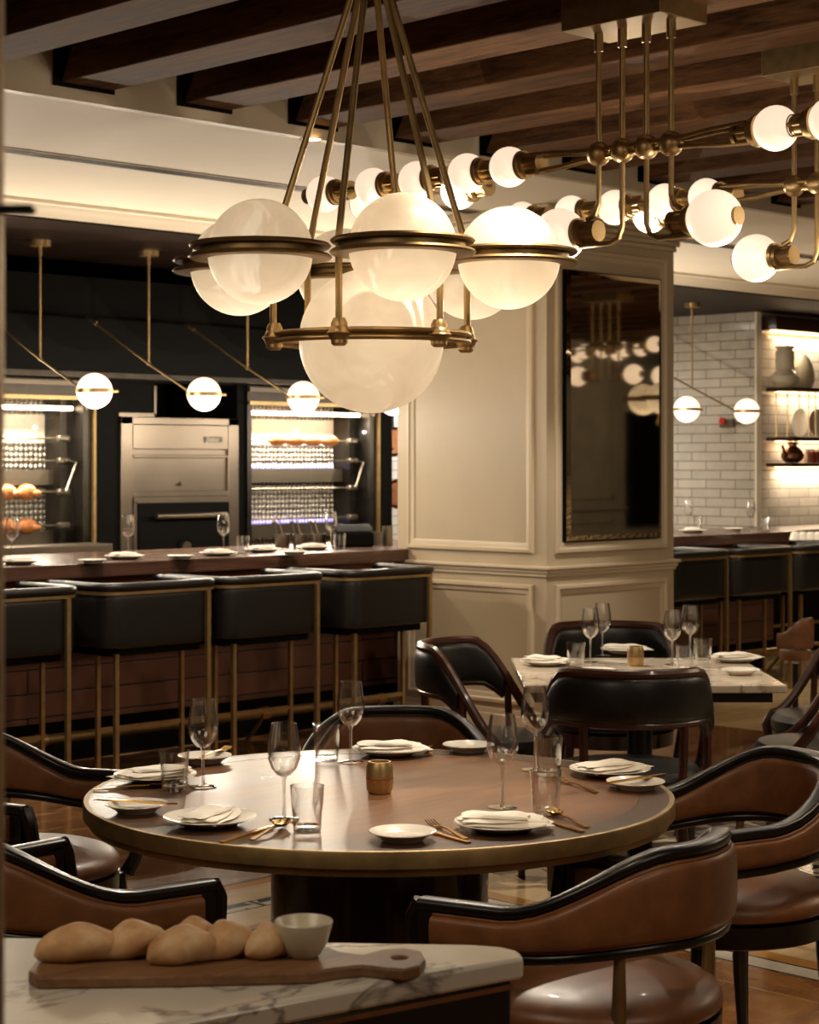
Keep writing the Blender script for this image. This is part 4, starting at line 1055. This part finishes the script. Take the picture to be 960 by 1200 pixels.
# ------------------------------------------------------------------ partition post at the left edge of view
gp = thing('bronze_door_post', 'bronze glass door post at the left edge with a dark green clamp arm', 'post', LD(-.3665, 1.62), -PI / 4)
MB().box((-.03, 0, 1.5), (.105, .02, 3.0)).build('post', BRASSD, gp)
zz = E + 296 * 1.6 / F
MB().box((.03, -.01, zz), (.045, .02, .0075)).build('clamp_arm', GREENG, gp, bev=.0035)

# ------------------------------------------------------------------ recessed downlights
def make_down():
    t = thing('recessed_downlight', '', 'downlight')
    MB().lathe([(.04, -.001), (.052, -.004), (.055, 0), (.04, 0)], n=28).build('ring', WHITEC, t)
    MB().lathe([(.001, -.0008), (.04, -.0008)], n=28).build('lens', STRIPL, t)
    return t
down = Kind(make_down, 'downlight')
p = at(365, 163, ZS) if False else None
d_ = F * (ZS - E) / (540 - 163); q = LD((365 - 480) / F * d_, d_, ZS - .001)
down('small recessed downlight in the soffit behind the chandelier rods', q, 0)
d_ = 2250 * 1.32 / (540 - 281); 
0 and down('round recessed fitting in the dark plank ceiling over the bar, between two pendants', (6.9, 9.35, ZK - .001), 0)

# ------------------------------------------------------------------ lights
# bulbs of the bar pendants
for x in (4.95, 5.76, 6.57, 7.38, 8.19, 9.0, 9.9, 10.8, 11.6):
    point('pendant_bulb', (x, 9.02, 1.83), 27, WARMW, .06)
# bulbs of the linear chandeliers
for cx_, cy_ in ((4.96, 3.92), (6.05, 3.88)):
    for dy in (-1.2, -.32, .32, 1.0): point('chandelier_bulb', (cx_ + .1, cy_ + dy, 2.42 if abs(dy) > .5 else 2.2), 7, WARMW, .06)
spot('table_spot_a', (4.9, 4.6, 3.0), (TC.x - .1, TC.y + .1, .75), 360, 34, .8, WARMW, .03)
spot('table_spot_b', (3.3, 2.7, 3.0), (TC.x, TC.y + .1, .75), 230, 36, .8, WARMW, .03)
spot('table_spot_c', (5.6, 6.1, 3.0), (LD(.9, 7.5).x, LD(.9, 7.5).y, .75), 230, 42, .8, WARMW, .03)
spot('side_chair_fill_spot', (4.4, 1.9, 3.0), (LD(.8, 4.9).x, LD(.8, 4.9).y, .6), 70, 34, .9, WARM, .04)  # added spot that warms the right-hand armchair, no fitting for it
spot('column_spot', (7.9, 6.0, 2.98), (8.15, 7.0, .6), 120, 40, .9, (1, .9, .78), .05)
spot('column_spot_b', (6.3, 6.0, 2.98), (8.1, 7.7, 1.3), 70, 70, 1, WARM, .08)
spot('chair_spot', (2.3, 2.2, 3.3), (LD(.4, 3.9).x, LD(.4, 3.9).y, .4), 60, 45, .9, WARM, .05)
for x in (4.4, 5.6, 6.8): spot('bar_spot', (x, 6.9, 2.98), (x + .3, 8.1, .6), 130, 75, .9, WARMW, .06)
spot('bar_spot', (11.0, 6.9, 2.98), (11.3, 8.2, .6), 150, 75, .9, WARMW, .06)
spot('tile_spot', (13.1, 12.1, 2.3), (TX, 11.0, 1.0), 110, 60, .8, (1, .93, .84), .05)
spot('kitchen_gap_spot', (12.0, 11.6, 2.8), (12.1, 12.4, 1.4), 200, 100, .8, (.9, .93, 1), .08)
arealight('tile_ceiling_light', (13.2, 10.4, 2.85), .5, 8, (1, .88, .72))
for z, e in ((2.70, 22), (2.18, 15), (1.745, 10), (1.515, 26)):
    arealight('shelf_light', (16.3, TY - .07, z), 3.6, e, (1, .82, .6), (0, 0, 0), .03)
arealight('room_fill', (.3, 2.6, 2.95), 1.6, 27, (1, .8, .58), (math.radians(35), 0, math.radians(-60)))  # added fill light, unseen, on the viewer's side of the room
arealight('room_fill', (2.6, -.6, 2.95), 1.6, 25, (1, .8, .58), (math.radians(35), 0, math.radians(-20)))  # second added fill from the viewer's side, also unseen
arealight('room_fill', (9.5, 1.5, 3.0), 2.5, 95, WARM)  # added unseen fill off to the right of view
spot('wall_fill_spot', (17.6, 1.6, 3.0), (17.9, Y0, 1.6), 260, 95, .9, WARM, .1)  # added unseen spot, lifts the panelling reflected in the mirror
spot('wall_fill_spot', (14.6, 1.6, 3.0), (14.9, Y0, 1.6), 160, 95, .9, WARM, .1)  # another added spot for the same panelling
# faint warm world background
w = bpy.data.worlds.new('w'); bpy.context.scene.world = w; w.use_nodes = True
w.node_tree.nodes['Background'].inputs[0].default_value = (.9, .7, .5, 1); w.node_tree.nodes['Background'].inputs[1].default_value = .02

# ------------------------------------------------------------------ camera
cam = bpy.data.cameras.new('camera'); co = bpy.data.objects.new('camera', cam); C.objects.link(co)
co.location = (0, 0, E); co.rotation_euler = (PI / 2, 0, -PI / 4)
cam.sensor_fit = 'HORIZONTAL'; cam.sensor_width = 36; cam.lens = F / 960 * 36; cam.shift_y = -60 / 960
cam.clip_start = .05; cam.clip_end = 100
cam.dof.use_dof = True; cam.dof.focus_distance = 4.9; cam.dof.aperture_fstop = 10
sc = bpy.context.scene; sc.camera = co
sc.view_settings.view_transform = 'Standard'; sc.view_settings.look = 'None'; sc.view_settings.gamma = 1; sc.view_settings.use_curve_mapping = False
sc.view_settings.exposure = 0.08
sc.cycles.use_denoising = True
sc.cycles.max_bounces = 8; sc.cycles.transparent_max_bounces = 24; sc.cycles.sample_clamp_indirect = 6
sc.cycles.caustics_reflective = False; sc.cycles.caustics_refractive = False
